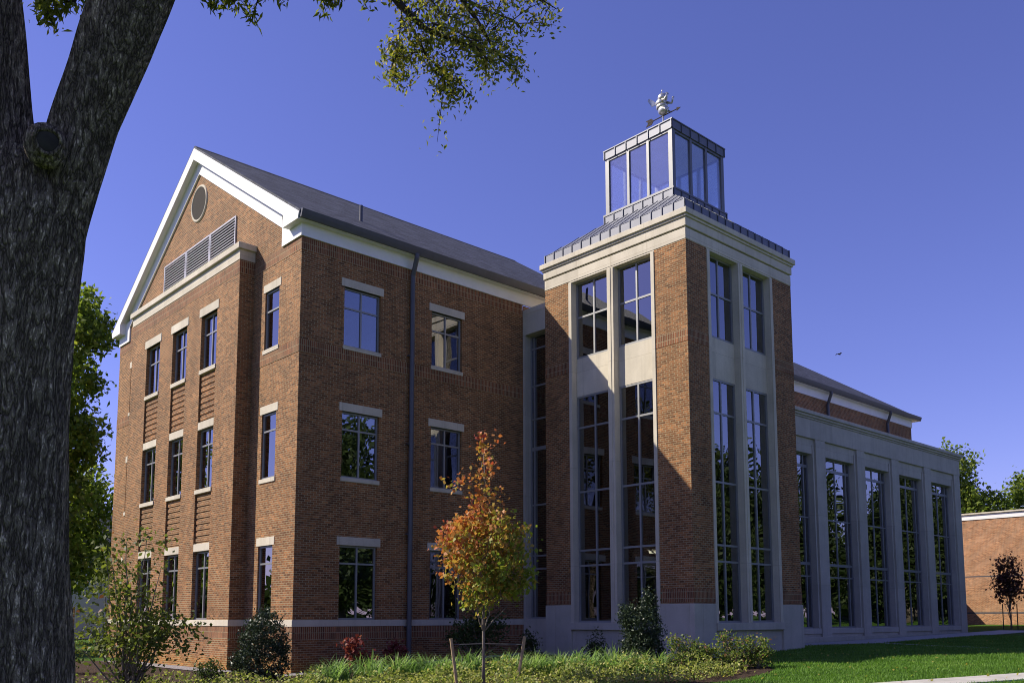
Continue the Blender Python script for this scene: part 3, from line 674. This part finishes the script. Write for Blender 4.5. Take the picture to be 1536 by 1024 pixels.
# ------------------------------------------------------------------ foliage tools
RNG=np.random.default_rng(11)
def mesh_np(name,V,nq,mat,parent,rnd,k=4):
    me=bpy.data.meshes.new(name);me.vertices.add(len(V));me.vertices.foreach_set('co',V.astype(np.float32).ravel())
    me.loops.add(nq*k);me.loops.foreach_set('vertex_index',np.arange(nq*k,dtype=np.int32))
    me.polygons.add(nq);me.polygons.foreach_set('loop_start',np.arange(0,nq*k,k,dtype=np.int32))
    a=me.attributes.new('rnd','FLOAT','FACE');a.data.foreach_set('value',rnd.astype(np.float32));me.update(calc_edges=True)
    me.materials.append(mat);return link(name,me,parent)
def leaves(name,C,size,aspect,mat,parent,rnd=None,up=.3,droop=0.):
    n=len(C);a=RNG.normal(size=(n,3));a[:,2]-=droop;a/=np.linalg.norm(a,axis=1)[:,None]
    b=RNG.normal(size=(n,3));nn=np.cross(a,b);nn[:,2]=np.abs(nn[:,2])+up;b=np.cross(nn,a);b/=np.linalg.norm(b,axis=1)[:,None]+1e-9
    nn=np.cross(a,b)
    s=size*RNG.uniform(.6,1.25,n)[:,None];V=np.empty((n,4,3))
    V[:,0]=C-a*s/2;V[:,1]=C+b*s*aspect/2+nn*s*.1-a*s*.08;V[:,2]=C+a*s/2;V[:,3]=C-b*s*aspect/2+nn*s*.1-a*s*.08
    if rnd is None:rnd=RNG.uniform(0,1,n)
    return mesh_np(name,V.reshape(-1,3),n,mat,parent,np.clip(rnd,0,1))
def blob_points(blobs,nclump,nleaf,sig,hollow=.55):
    """clump centres over the blobs' volume, leaves scattered round each"""
    vol=np.array([b[3]*b[4]*b[5] for b in blobs])**.8;pick=RNG.choice(len(blobs),nclump,p=vol/vol.sum());out=[]
    B=np.array(blobs)[pick];d=RNG.normal(size=(nclump,3));d/=np.linalg.norm(d,axis=1)[:,None];r=RNG.uniform(hollow**3,1,nclump)**(1/3)
    cc=B[:,:3]+d*r[:,None]*B[:,3:6];k=RNG.poisson(nleaf,nclump)
    P=np.repeat(cc,k,axis=0);sg=np.repeat(RNG.uniform(.6,1.3,nclump),k)[:,None]*sig;tone=np.repeat(RNG.uniform(-.22,.22,nclump),k)
    P=P+RNG.normal(size=P.shape)*sg;return P,tone,cc
def limbs(m,base,targets,r0,seg=6,split=.45,wob=.12):
    base=np.array(base,float)
    for t in targets:
        t=np.array(t,float);L=np.linalg.norm(t-base);mid=base+(t-base)*split+np.array([0,0,.06*L])
        pts=[];n=7
        for i in range(n+1):
            s=i/n;p=(1-s)**2*base+2*s*(1-s)*mid+s*s*t
            if 0<i<n:p=p+RNG.normal(size=3)*wob*L*.12
            pts.append(p)
        m.tube(pts,[r0*(1-s_/n)**.8+.006 for s_ in range(n+1)],seg)
def tree(name,base,h,blobs,label,cat='tree',group=None,mat='leaf_green',leaf=.3,aspect=.6,nclump=300,nleaf=45,sig=.5,tr=.25,bark='tan_bark',hollow=.5,rndf=None,trunk_top=.75,nl=14,droop=.2,low=.6):
    x,y=base;z=g(x);o=empty(name,(x,y,z),label,cat,group)
    bb=[(x+a,y+b,z+c,d,e,f) for a,b,c,d,e,f in blobs]
    P,tone,cc=blob_points(bb,nclump,nleaf,sig,hollow);m=MB()
    n=8;tp=[(x+RNG.normal()*.02*h*(i>0)*.4,y+RNG.normal()*.02*h*(i>0)*.4,z-.1+h*trunk_top*i/n) for i in range(n+1)]
    m.tube(tp,[tr*(1.25 if i==0 else 1)*(1-.8*i/n) for i in range(n+1)],9)
    for c in cc[RNG.choice(len(cc),min(nl,len(cc)),replace=False)]:
        k=min(n,max(1,int((c[2]-z)/(h*trunk_top)*n*low)));limbs(m,tp[k],[c],tr*.35*(1-.6*k/n),5)
    m.build('trunk',M[bark],o,smooth=True)
    r=RNG.uniform(.1,.9,len(P))+tone
    if rndf is not None:r=rndf(P,r)
    leaves('crown',P,leaf,aspect,M[mat],o,r,.3,droop);return o
# --- trees beyond
gp='trees behind the left end of the building'
tree('broadleaf_tree',(-1.6,23),18.2,[(0,0,4.3,2.6,2.6,2.0),(-.4,0,7.5,2.9,2.9,2.3),(.9,0,10.4,2.4,2.4,2.0),(.6,.3,13.3,2.5,2.5,1.7),(1.9,0,15.6,1.6,1.6,1.5),(2.3,0,17.4,1.0,1.0,1.0)],'tall green broadleaf tree rising just left of the gable wall',group=gp,leaf=.32,nclump=520,nleaf=50,sig=.36,tr=.3)
tree('broadleaf_tree',(-7.2,27),13,[(0,0,5,3.2,3.2,2.6),(.5,0,8.2,3.2,3.2,2.8),(0,0,11,2.3,2.3,2.0)],'green tree mostly hidden behind the big oak trunk',group=gp,leaf=.34,nclump=260,nleaf=40,sig=.45)
tree('broadleaf_tree',(2.5,33),12,[(0,0,5.2,3.4,3.4,2.2),(.5,0,8.2,3.0,3.0,2.4)],'rounded green tree standing in front of the white house',group=gp,leaf=.34,nclump=240,nleaf=40,sig=.45)
gp='trees beyond the tan brick building'
for x,y,h,s,lab in((92,17,19.5,1,'tallest green tree above the flat tan building, next to the library end'),(100,10,18.2,.95,'green tree with a notched crown, middle of those above the tan building'),(97,1,17.5,1,'green tree cut by the right edge above the tan building'),(110,24,17,1,'darker green tree behind the tallest one beyond the library end')):
    tree('broadleaf_tree',(x,y),h,[(0,0,h*.38,4.6*s,4.6*s,3.6),(1,-1,h*.58,4.4*s,4.4*s,3.6),(-.5,.8,h*.76,3.2*s,3.2*s,3.0),(0,-.4,h*.9,1.9*s,1.9*s,2)],lab,group=gp,leaf=.5,nclump=380,nleaf=40,sig=.6,tr=.35)
# trees across the lawn, seen mirrored in the windows
gp='trees across the lawn mirrored in the windows'
src=None
for i,(x,y,s,lab) in enumerate(((47,-31,1,'large tree mirrored low in the tower windows'),(38,-27,.72,'smaller tree mirrored in the left tower window'),(52,-20,.9,'large tree mirrored in the first library windows'),(62,-18,.82,'lower tree mirrored in the middle library windows'),(70,-20.5,1.02,'tall tree mirrored in the right library windows'),(82,-25,1.15,'large tree mirrored in the last library window'),(60,-40,1.05,'tree mirrored in the right tower window'),(18,-29,.95,'tree mirrored in the lower left windows of the long wall'),(24,-36,1.2,'taller tree behind the one mirrored in the long wall'))):
    if src is None:
        src=tree('broadleaf_tree',(x,y),14,[(0,0,4.4,4.4,4.4,2.6),(.6,.6,7.2,4.4,4.4,3.0),(-.6,0,10,3.4,3.4,2.6),(0,0,12.6,1.8,1.8,1.6)],lab,group=gp,mat='leaf_deep',leaf=.45,nclump=300,nleaf=36,sig=.6,tr=.3)
    else:
        o=src.copy();COL.objects.link(o);o.location=(x,y,g(x));o.scale=(s,s,s);o.rotation_euler=(0,0,i*1.3);o['label']=lab
        for ch in src.children:
            c=ch.copy();COL.objects.link(c);c.parent=o;c.matrix_parent_inverse=ch.matrix_parent_inverse.copy()
a_=RNG.uniform(R(-172),R(16),1500);a_=np.r_[a_,RNG.uniform(R(86),R(188),800)];r_=RNG.uniform(95,135,len(a_));h_=(9+4*np.sin(a_*9)+3*np.sin(a_*23+1))
cc=np.c_[CAM[0]+r_*np.cos(a_),CAM[1]+r_*np.sin(a_),RNG.uniform(.3,1,len(a_))*h_+.3];cc=np.repeat(cc,18,axis=0)+RNG.normal(size=(len(cc)*18,3))*1.5
cc[:,2]=np.abs(cc[:,2])
o=leaves('far_wood',cc,1.7,.7,M['leaf_deep'],None,RNG.uniform(0,1,len(cc)));tag(o,'far wood round the campus, mirrored low in the windows','trees',kind='stuff')
# --- young red maple with stakes
def maple_r(P,r):
    t=(P[:,2]-2.2)/4.0;side=((P[:,:2]-np.array([.4,-8.2]))@RT[:2])
    return .37+.55*(t-.45)-.20*side*(t<.55)+(r-.5)*.7
MZ=g(.4)
tree('maple_tree',(.4,-8.2),6.0,[(0.1,-.1,2.15,.7,.7,.4),(.08,-.05,2.7,1.05,1.05,.6),(0,0,3.3,1.08,1.08,.6),(-.03,0,3.85,.75,.75,.42),(0,0,4.35,.42,.42,.35),(0,0,4.85,.34,.34,.4),(.03,0,5.4,.29,.29,.4),(.08,-.05,5.85,.18,.18,.3),(-.40,.38,4.7,.2,.2,.22),(-.6,.55,3.2,.3,.3,.3),(.55,-.55,2.5,.4,.4,.3)],'slender young maple in orange and red autumn leaf held by two wooden stakes','tree',mat='leaf_maple',leaf=.108,aspect=.85,nclump=275,nleaf=23,sig=.115,tr=.04,hollow=.2,rndf=maple_r,trunk_top=.93,nl=34,droop=.5,low=.9)
gp='wooden stakes holding the young maple'
for sg,lab,tx in((-1,'short leaning wooden stake to the left of the maple trunk',-.75),(1,'short leaning wooden stake to the right of the maple trunk',.95)):
    p=np.array([.4,-8.2])+RT[:2]*tx;q=p-RT[:2]*tx*.22
    m=MB();m.tube([(q[0],q[1],g(q[0])-.1),(p[0],p[1],g(p[0])+1.18)],[.035,.04],7);tag(m.build('wooden_stake',M['wood']),lab,'stake',gp)
a=np.array([.4,-8.2])-RT[:2]*.75;b=np.array([.4,-8.2])+RT[:2]*.95
m=MB();m.tube([(a[0],a[1],1.05),(.4-.05*RT[0],-8.2-.05*RT[1],1.07),(.4+.05*RT[0],-8.2-.05*RT[1],1.07),(b[0],b[1],1.05)],.012,5);tag(m.build('tree_tie',M['gutter']),'dark tie strap strung between the stakes across the maple trunk','tie')
# --- small dark tree on the right lawn
DX,DY=45.0,-4.3;tree('young_tree',(DX,DY),5.3,[(0,0,2.3,.95,.95,.7),(0,0,3.1,.85,.85,.7),(0,0,3.9,.5,.5,.5),(0,0,4.7,.2,.2,.45)],'thin young tree with dark reddish leaves in front of the tan wall','tree',mat='leaf_dark',leaf=.17,aspect=.7,nclump=170,nleaf=12,sig=.17,tr=.05,hollow=.2,nl=20,trunk_top=.9)
gp='dark stakes of the thin young tree'
for k,tx in enumerate((-.45,.4)):
    p=np.array([DX,DY])+RT[:2]*tx;m=MB();m.tube([(p[0],p[1],g(p[0])-.1),(p[0]+.04,p[1],g(p[0])+1.5)],.03,6);tag(m.build('wooden_stake',M['twig']),('thin dark stake left of the dark young tree','thin dark stake right of the dark young tree')[k],'stake',gp)
# --- shrubs
def shrub(name,base,blobs,label,mat,leaf,aspect,nclump,nleaf,sig,group=None,hollow=.5,stems=12,h=1,rndf=None,up=.3,bark='tan_bark',parts=('foliage','stem')):
    x,y=base;z=g(x);o=empty(name,(x,y,z),label,'shrub',group);bb=[(x+a,y+b,z+c,d,e,f) for a,b,c,d,e,f in blobs]
    P,tone,cc=blob_points(bb,nclump,nleaf,sig,hollow);P=P[P[:,2]>z+.02] if True else P
    tone=RNG.uniform(-.15,.15,len(P));r=RNG.uniform(.1,.9,len(P))+tone
    leaves(parts[0],P,leaf,aspect,M[mat],o,r,up,.1)
    m=MB();limbs(m,(x,y,z-.05),cc[RNG.choice(len(cc),min(stems,len(cc)),replace=False)],.02,5);m.build(parts[1],M[bark],o);return o
shrub('holly_shrub',(-1.5,-1.15),[(0,0,.55,.72,.72,.6),(0,0,1.05,.66,.66,.55),(.02,0,1.55,.42,.42,.38),(-.35,.3,.45,.4,.4,.35)],'rounded dark glossy holly shrub at the left corner of the brick wing','leaf_holly',.075,.55,420,26,.085,group='dark holly shrubs by the walls',hollow=.7)
shrub('holly_shrub',(6.1,-8.2),[(0,0,.5,.56,.56,.55),(.02,0,1.1,.5,.5,.55),(.14,-.14,1.75,.2,.2,.38),(-.25,.25,1.45,.24,.24,.34),(.1,-.1,2.05,.09,.09,.2)],'taller dark holly shrub with two peaks beside the tower corner','leaf_holly',.075,.55,420,26,.085,group='dark holly shrubs by the walls',hollow=.7)
shrub('young_birch',(-6.3,-4.6),[(-.1,.1,.9,.95,.95,.8),(-.1,.1,1.8,.95,.95,.85),(.2,-.2,1.4,1.1,1.1,.6),(-.3,.2,2.7,.6,.6,.75),(.3,-.3,3.1,.4,.4,.55),(.6,-.6,1.3,.8,.8,.35)],'loose airy multi-stemmed green shrub beside the oak trunk','leaf_birch',.115,.6,300,12,.16,hollow=.1,stems=40)
for p,lab in(((-8.6,-2.0),'low green shrub at the foot of the oak trunk, nearest the lawn'),((-7.6,1.8),'green shrub with reddish tips behind the loose airy shrub'),((-5.0,5.5),'small shrub by the left end of the gable wall')):
    shrub('low_shrub',p,[(0,0,.5,.8,.8,.5),(.3,-.2,.9,.5,.5,.4)],lab,'leaf_birch',.10,.6,110,16,.13,group='low shrubs by the gable wall',hollow=.2)
shrub('low_shrub',(-2.6,-.3),[(0,0,.22,.38,.38,.24)],'small dark green mound on the mulch left of the rounded holly','leaf_deep',.09,.5,50,16,.09,hollow=.3,group='low shrubs by the gable wall')
shrub('red_hydrangea',(1.0,-1.9),[(0,0,.45,.30,.30,.3),(-.1,.1,.8,.22,.22,.2),(.25,-.2,.3,.3,.3,.25)],'deep burgundy leaved shrub below the first brick window','leaf_red',.13,.75,46,12,.09,hollow=.2,group='burgundy shrubs at the foot of the long wall')
shrub('red_hydrangea',(2.75,-1.4),[(0,0,.45,.32,.32,.25),(0,0,.7,.2,.2,.15)],'fading burgundy and pink shrub near the downspout foot','leaf_red',.13,.75,34,12,.09,hollow=.2,group='burgundy shrubs at the foot of the long wall')
shrub('green_shrub',(5.0,-2.6),[(0,0,1.0,.9,.9,.55),(.2,-.2,1.3,.6,.6,.35),(-.5,.3,.9,.5,.5,.4)],'open green shrub in the shade behind the maple','leaf_deep',.11,.55,150,15,.14,hollow=.1,stems=22)
shrub('low_shrub',(8.2,-4.6),[(0,0,.4,.28,.28,.4)],'dark little shrub in shade against the tower base','leaf_deep',.1,.5,50,14,.1,hollow=.1,group='low shrubs at the tower base')
shrub('low_shrub',(7.4,-2.4),[(0,0,.45,.28,.28,.4)],'dark shrub in shade in the corner by the link window','leaf_deep',.1,.5,50,14,.1,hollow=.1,group='low shrubs at the tower base')
gp='rose bushes in front of the tower'
for p,s,lab in(((6.15,-9.5),1.0,'rose bush with pinkish tips right of the taller holly'),((6.75,-9.75),.75,'low bright green rose bush between two taller ones'),((7.45,-10.15),1.05,'taller dark rose bush below the right tower windows'),((7.95,-10.6),.95,'last rose bush at the bed edge against the open lawn')):
    shrub('rose_bush',p,[(0,0,.3*s,.48*s,.48*s,.33*s),(.1,-.1,.6*s,.28*s,.28*s,.25*s),(-.15,.1,.75*s,.15,.15,.16)],lab,'leaf_rose',.085,.6,95,13,.085,group=gp,hollow=.2,stems=14)
# --- strap-leaved row and ground cover in the bed (uncountable)
def blades(name,P,h,wd,lean,mat,kind,rnd=None,segs=3):
    n=len(P);H=h*RNG.uniform(.55,1.2,n);a=RNG.uniform(0,2*math.pi,n);d=np.c_[np.cos(a),np.sin(a),np.zeros(n)];s=np.c_[-np.sin(a),np.cos(a),np.zeros(n)]
    ln=lean*RNG.uniform(.3,1.4,n);V=np.empty((n,segs,4,3))
    def pt(t):return P+np.c_[d[:,0]*ln*H*t*t,d[:,1]*ln*H*t*t,H*(t-.28*ln*t**3)]
    for k in range(segs):
        t0,t1=k/segs,(k+1)/segs;w0,w1=wd*(1-t0**2),wd*(1-t1**2)
        V[:,k,0]=pt(t0)-s*w0/2;V[:,k,1]=pt(t0)+s*w0/2;V[:,k,2]=pt(t1)+s*w1/2;V[:,k,3]=pt(t1)-s*w1/2
    r=RNG.uniform(0,1,n) if rnd is None else rnd
    o=mesh_np(name,V.reshape(-1,3),n*segs,M[mat],None,np.repeat(np.clip(r,0,1),segs));tag(o,kind=kind);return o
def along(path,n,wid):
    path=np.array(path,float);L=np.r_[0,np.cumsum(np.linalg.norm(np.diff(path,axis=0),axis=1))];t=RNG.uniform(0,L[-1],n)
    x=np.interp(t,L,path[:,0]);y=np.interp(t,L,path[:,1]);return np.c_[x+RNG.normal(size=n)*wid,y+RNG.normal(size=n)*wid]
def toz(xy,dz=0):return np.c_[xy,np.interp(xy[:,0],GX,GZ)+dz]
row=[(-1.6,-3.2),(.2,-3.9),(2.0,-5.0),(3.6,-6.6),(4.9,-8.2),(5.6,-9.4)]
cc=along(row,115,.46);pp=np.repeat(cc,26,axis=0);pp=pp+RNG.normal(size=pp.shape)*.075;hh=np.repeat(RNG.uniform(.42,.80,115),26);rr_=np.clip(np.repeat(RNG.uniform(.15,.75,115),26)+RNG.normal(size=len(pp))*.18,0,1)
o=blades('strap_leaf_plants',toz(pp),hh,.046,.8,'blade','stuff',rr_);tag(o,'row of green strap-leaved lily clumps along the front of the bed','plants')
xy=np.c_[RNG.uniform(-10,7,60000),RNG.uniform(-12,-1.5,60000)]
dd=np.array([np.sin(xy[:,0]*2.1)+np.sin(xy[:,1]*1.7+1)+np.sin(xy[:,0]*.9-xy[:,1]*1.3)]).ravel()
keep=np.array([inpoly([(-9.5,-5),(-7.8,-8.2),(-3.5,-10),(1,-11.1),(5.2,-11.5),(7.2,-10.9),(5.9,-9.6),(4.6,-8.6),(2.8,-6.6),(.5,-4.6),(-2.2,-3.6),(-5,-2.6),(-8.5,-1.5)],a,b) for a,b in xy])&(dd>-1.0)
xy=xy[keep];P=toz(xy);P[:,2]+=RNG.uniform(.02,.30,len(P))*(1+.7*np.sin(xy[:,0]*3)*np.sin(xy[:,1]*2.6)+1.1*np.exp(-((xy[:,0]-4.6)**2+(xy[:,1]+9.6)**2)/1.2)+.8*np.exp(-((xy[:,0]-1.5)**2+(xy[:,1]+7.3)**2)/.8))
o=leaves('ground_cover',P,.085,.6,M['cover'],None,RNG.uniform(0,1,len(P)));tag(o,'low yellow-green ground cover plants filling the front of the bed','plants',kind='stuff')
# --- lawn blades
xy=np.c_[RNG.uniform(3,34,210000),RNG.uniform(-22,-5.6,210000)]
dist=np.hypot(xy[:,0]-CAM[0],xy[:,1]-CAM[1]);side=((xy-CAM[:2])@RT[:2])/((xy-CAM[:2])@FW[:2])
nrm=np.array([-_d[1],_d[0]]);sd_=(xy-_o)@nrm
keep=(side>.12)&(side<.62)&(dist>19)&(np.abs(sd_)>.53)&~((xy[:,0]>T_-.1)&(xy[:,0]<TX1+.1)&(xy[:,1]>P_-.05))
xy=xy[keep];keep=np.array([not inpoly(BED,a,b) for a,b in xy])&~((np.abs(xy[:,1]+5.6)<1.1)&(xy[:,0]>15.6))&~((np.abs(xy[:,0]-23.0+.5*(-6.9-xy[:,1]))<.3)&(xy[:,1]>-12))
xy=xy[keep];r_=.45+.22*np.sin(xy[:,0]*1.3+np.sin(xy[:,1]*1.1))*np.sin(xy[:,1]*1.7+1)+.12*np.sin(xy[:,0]*4.1+xy[:,1]*3.3)+RNG.normal(size=len(xy))*.2
o=blades('lawn_grass',toz(xy),.085,.014,.6,'lawnblade','stuff',r_,segs=2);tag(o,'short sunlit green lawn grass in front of the tower and library','grass')

xy=np.c_[RNG.uniform(3,30,320),RNG.uniform(-20,-6,320)];P=toz(xy);P[:,2]+=.05
o=leaves('fallen_leaves',P,.09,.7,M['leaf_oak'],None,RNG.uniform(.6,1,len(P)),3.0);tag(o,'scattered brown and orange fallen leaves on the grass','leaves',kind='stuff')
# ------------------------------------------------------------------ the big oak in the foreground left
OK=empty('oak_tree',(-11.1,-15.2,g(-11)),'huge dark oak with a forked rough trunk leaning over the left edge','tree')
D=8.0
def silh(pairs):  # trunk axis and radius from its two edges seen at the tree's own distance
    P=[];Rr=[]
    for v,l,r in pairs:
        a,b=at(l,v,D),at(r,v,D);P.append((a+b)/2);Rr.append(np.linalg.norm(b-a)/2*.925)
    return P,Rr
def barktube(m,P,Rr,seg=72,sub=9,seed=0,flare=0):
    P=[np.array(p) for p in P];n=len(m.v);rg=np.random.default_rng(seed);ph=rg.uniform(0,6.28,(7,));rings=[]
    N_=(len(P)-1)*sub
    for i in range(N_+1):
        t=i/sub;k=min(int(t),len(P)-2);f=t-k;f2=f
        p0,p1,p2,p3=P[max(k-1,0)],P[k],P[k+1],P[min(k+2,len(P)-1)]
        cr=lambda a,b,c,d:.5*((2*b)+(-a+c)*f2+(2*a-5*b+4*c-d)*f2**2+(-a+3*b-3*c+d)*f2**3)
        rings.append((cr(p0,p1,p2,p3),cr(Rr[max(k-1,0)],Rr[k],Rr[k+1],Rr[min(k+2,len(P)-1)])))
    for i,(p,r) in enumerate(rings):
        t=rings[min(i+1,N_)][0]-rings[max(i-1,0)][0];t/=np.linalg.norm(t);u=np.cross(t,[0,1,0]);u/=np.linalg.norm(u);b=np.cross(t,u)
        z=p[2]
        for k in range(seg):
            c=2*math.pi*k/seg
            rr=r*(1+.035*math.sin(3*c+ph[0]+z*.7)+.025*math.sin(5*c+ph[1]-z*1.1)+.016*math.sin(9*c+ph[2]+z*2)+.012*math.sin(17*c+ph[3]+1.5*math.sin(z*2.3)))+.012*math.sin(31*c+ph[4]+2.2*math.sin(z*1.7+c))
            m.v.append(tuple(p+(u*math.cos(c)+b*math.sin(c))*rr))
    for i in range(N_):
        for k in range(seg):
            a=n+i*seg+k;b=n+i*seg+(k+1)%seg;m.f.append((a,b,b+seg,a+seg))
m=MB()
P,Rr=silh([(1260,-118,150),(1110,-92,116),(1000,-84,107),(880,-76,100),(700,-70,97),(560,-66,100),(440,-62,110),(345,-56,122),(285,-46,120),(235,-20,98)])
barktube(m,P,Rr,seed=1)
P,Rr=silh([(560,-20,98),(440,6,111),(345,28,127),(270,50,147),(190,76,173),(120,102,201),(50,124,231),(-60,164,275),(-260,230,345),(-480,300,400)])
barktube(m,P,Rr,seed=2)
P,Rr=silh([(560,-66,60),(440,-66,72),(330,-72,72),(250,-72,64),(185,-74,47),(120,-80,38),(50,-88,31),(-60,-100,20),(-260,-120,0),(-480,-180,-70)])
barktube(m,P,Rr,seed=3)
m.build('trunk',M['bark'],OK,smooth=True)
# healed stub of a cut limb, facing the camera side of the fork
c=at(71,212,7.50);nv=CAM-c;nv/=np.linalg.norm(nv);nv=nv+RT*.15+UP*.2;nv/=np.linalg.norm(nv);u=np.cross(nv,[0,0,1]);u/=np.linalg.norm(u);v=np.cross(u,nv);rr=.100
m=MB();m.ell(c-nv*.10-UP*.02,(.170,.19,.115),22,12,Vector(nv).to_track_quat('Z','Y').to_matrix())
st=m.build('branch_stub',M['bark'],OK,smooth=True)
ring=[c+nv*.01+(u*math.cos(t)+v*math.sin(t))*rr*(1+.05*math.sin(3*t)) for t in np.arange(0,2*math.pi,.22)];m=MB();m.tube(ring+[ring[0]],.020,8,False);m.build('scar_rim',M['bark'],st,smooth=True)
m=MB();m.ell(c+nv*.004,(rr*.97,rr*.97,.022),18,8,Vector(nv).to_track_quat('Z','Y').to_matrix());m.build('cut_face',M['twig'],st,smooth=True)
# hanging boughs at the top of the view
m=MB();LP=[]
def bough(px,dep,r0,r1,den,spread):
    pts=[at(u,v,dep+dd_) for (u,v),dd_ in zip(px,np.linspace(0,-.5,len(px)))];n=len(pts);m.tube(pts,[r0+(r1-r0)*i/(n-1) for i in range(n)],6)
    for i in range(n-1):
        L=np.linalg.norm(pts[i+1]-pts[i])
        for k in range(int(L*den)+1):
            p=pts[i]+(pts[i+1]-pts[i])*RNG.uniform();q=p+RNG.normal(size=3)*spread*np.array([1,1,.8])+np.array([0,0,-.35*spread])
            mid=(p+q)/2+np.array([0,0,.12*spread]);m.tube([p,mid,q],[.010,.007,.003],4)
            for t in np.linspace(.3,1,5):LP.append(p*(1-t)+q*t)
bough([(430,-260),(520,-120),(580,-20),(600,8),(640,45),(680,60),(720,75)],13,.09,.012,5,.30)
bough([(610,26),(635,75),(648,105),(668,118),(685,122)],13,.022,.006,7,.22)
bough([(604,28),(596,60),(590,85)],13,.014,.005,7,.16)
bough([(560,-130),(640,-60),(690,-5),(715,30),(740,72),(760,100)],13.4,.06,.008,8,.30)
bough([(640,-70),(740,-45),(800,-8),(835,14)],13.6,.03,.006,7,.24)
bough([(700,0),(740,20),(770,30),(790,52)],13.2,.018,.005,9,.24)
bough([(648,35),(690,48),(720,75),(735,95)],12.6,.016,.005,9,.24)
bough([(655,95),(668,112),(678,130),(681,140)],12.8,.010,.004,10,.10)
bough([(640,78),(600,80),(578,92)],12.9,.010,.004,7,.14)
bough([(600,-40),(640,-10),(660,20),(690,30)],13.3,.02,.006,9,.26)
bough([(590,95),(592,120)],12.9,.006,.003,5,.06)
bough([(700,60),(750,80),(775,95)],13.1,.012,.004,9,.22)
m.build('bough',M['twig'],OK,smooth=True);m=MB();LF=LP;LP=[]
bough([(430,-260),(330,-120),(318,-30),(316,22)],11.5,.03,.005,3,.12)
bough([(420,-120),(400,-40),(385,6)],11.5,.02,.005,4,.16)
bough([(450,-90),(440,-30),(432,2)],11.5,.02,.005,4,.16)
bough([(360,-80),(345,-30),(352,4)],11.5,.02,.005,4,.15)
bough([(520,-90),(515,-40),(510,-6)],12,.02,.005,4,.15)
bough([(470,-70),(480,-20),(484,2)],12,.02,.005,3,.12)
m.build('bough',M['twig'],OK,smooth=True);m=MB()
bough([(120,-60),(60,-10),(72,20),(80,36)],9.5,.012,.004,4,.05)
bough([(150,-40),(118,-10),(112,8)],9.5,.012,.004,6,.10)
m.build('bough',M['twig'],OK,smooth=True)
LN=np.array(LP);LN=np.repeat(LN,8,axis=0)+RNG.normal(size=(len(LN)*8,3))*.06
leaves('hanging_leaves',LN,.12,.28,M['leaf_oak'],OK,RNG.normal(.3,.2,len(LN)),.3,1.2)
LP=np.array(LF);LP=np.repeat(LP,8,axis=0)+RNG.normal(size=(len(LP)*8,3))*.085
leaves('hanging_leaves',LP,.085,.42,M['leaf_oak'],OK,RNG.normal(.5,.28,len(LP)),.3,.4)
# high crown above the view, shading the trunk
C0=at(60,-700,8.6);P,tone,cc=blob_points([(C0[0],C0[1],C0[2]+1.0,5,5,2.6),(C0[0]-3.5,C0[1]+3.5,C0[2]+.5,4,4,2.6),(C0[0]-5.5,C0[1]+1,C0[2]-1,3,3,2.2)],360,34,.5,.2)
leaves('crown',P,.30,.5,M['leaf_oak'],OK,RNG.uniform(0,1,len(P)))
# ------------------------------------------------------------------ bird
b=at(1259,531,60);m=MB();ax=RT*.8-UP*.1+FW*.5;ax/=np.linalg.norm(ax)
m.tube([b-ax*.16,b-ax*.08,b,b+ax*.1,b+ax*.15],[.012,.045,.055,.035,.005],8)
for s in(-1,1):
    sv=np.cross(ax,[0,0,1])*s;e=b+sv*.16+np.array([0,0,.06]);t_=b+sv*.27+np.array([0,0,-.06])-ax*.1
    w_=[b+ax*.06,e+ax*.05,t_,e-ax*.06,b-ax*.05]
    m.prism([tuple(p) for p in(w_ if s<0 else w_[::-1])],(0,0,.008))
tag(m.build('bird',M['twig']),'tiny dark bird flying in the blue sky right of the tower','bird')
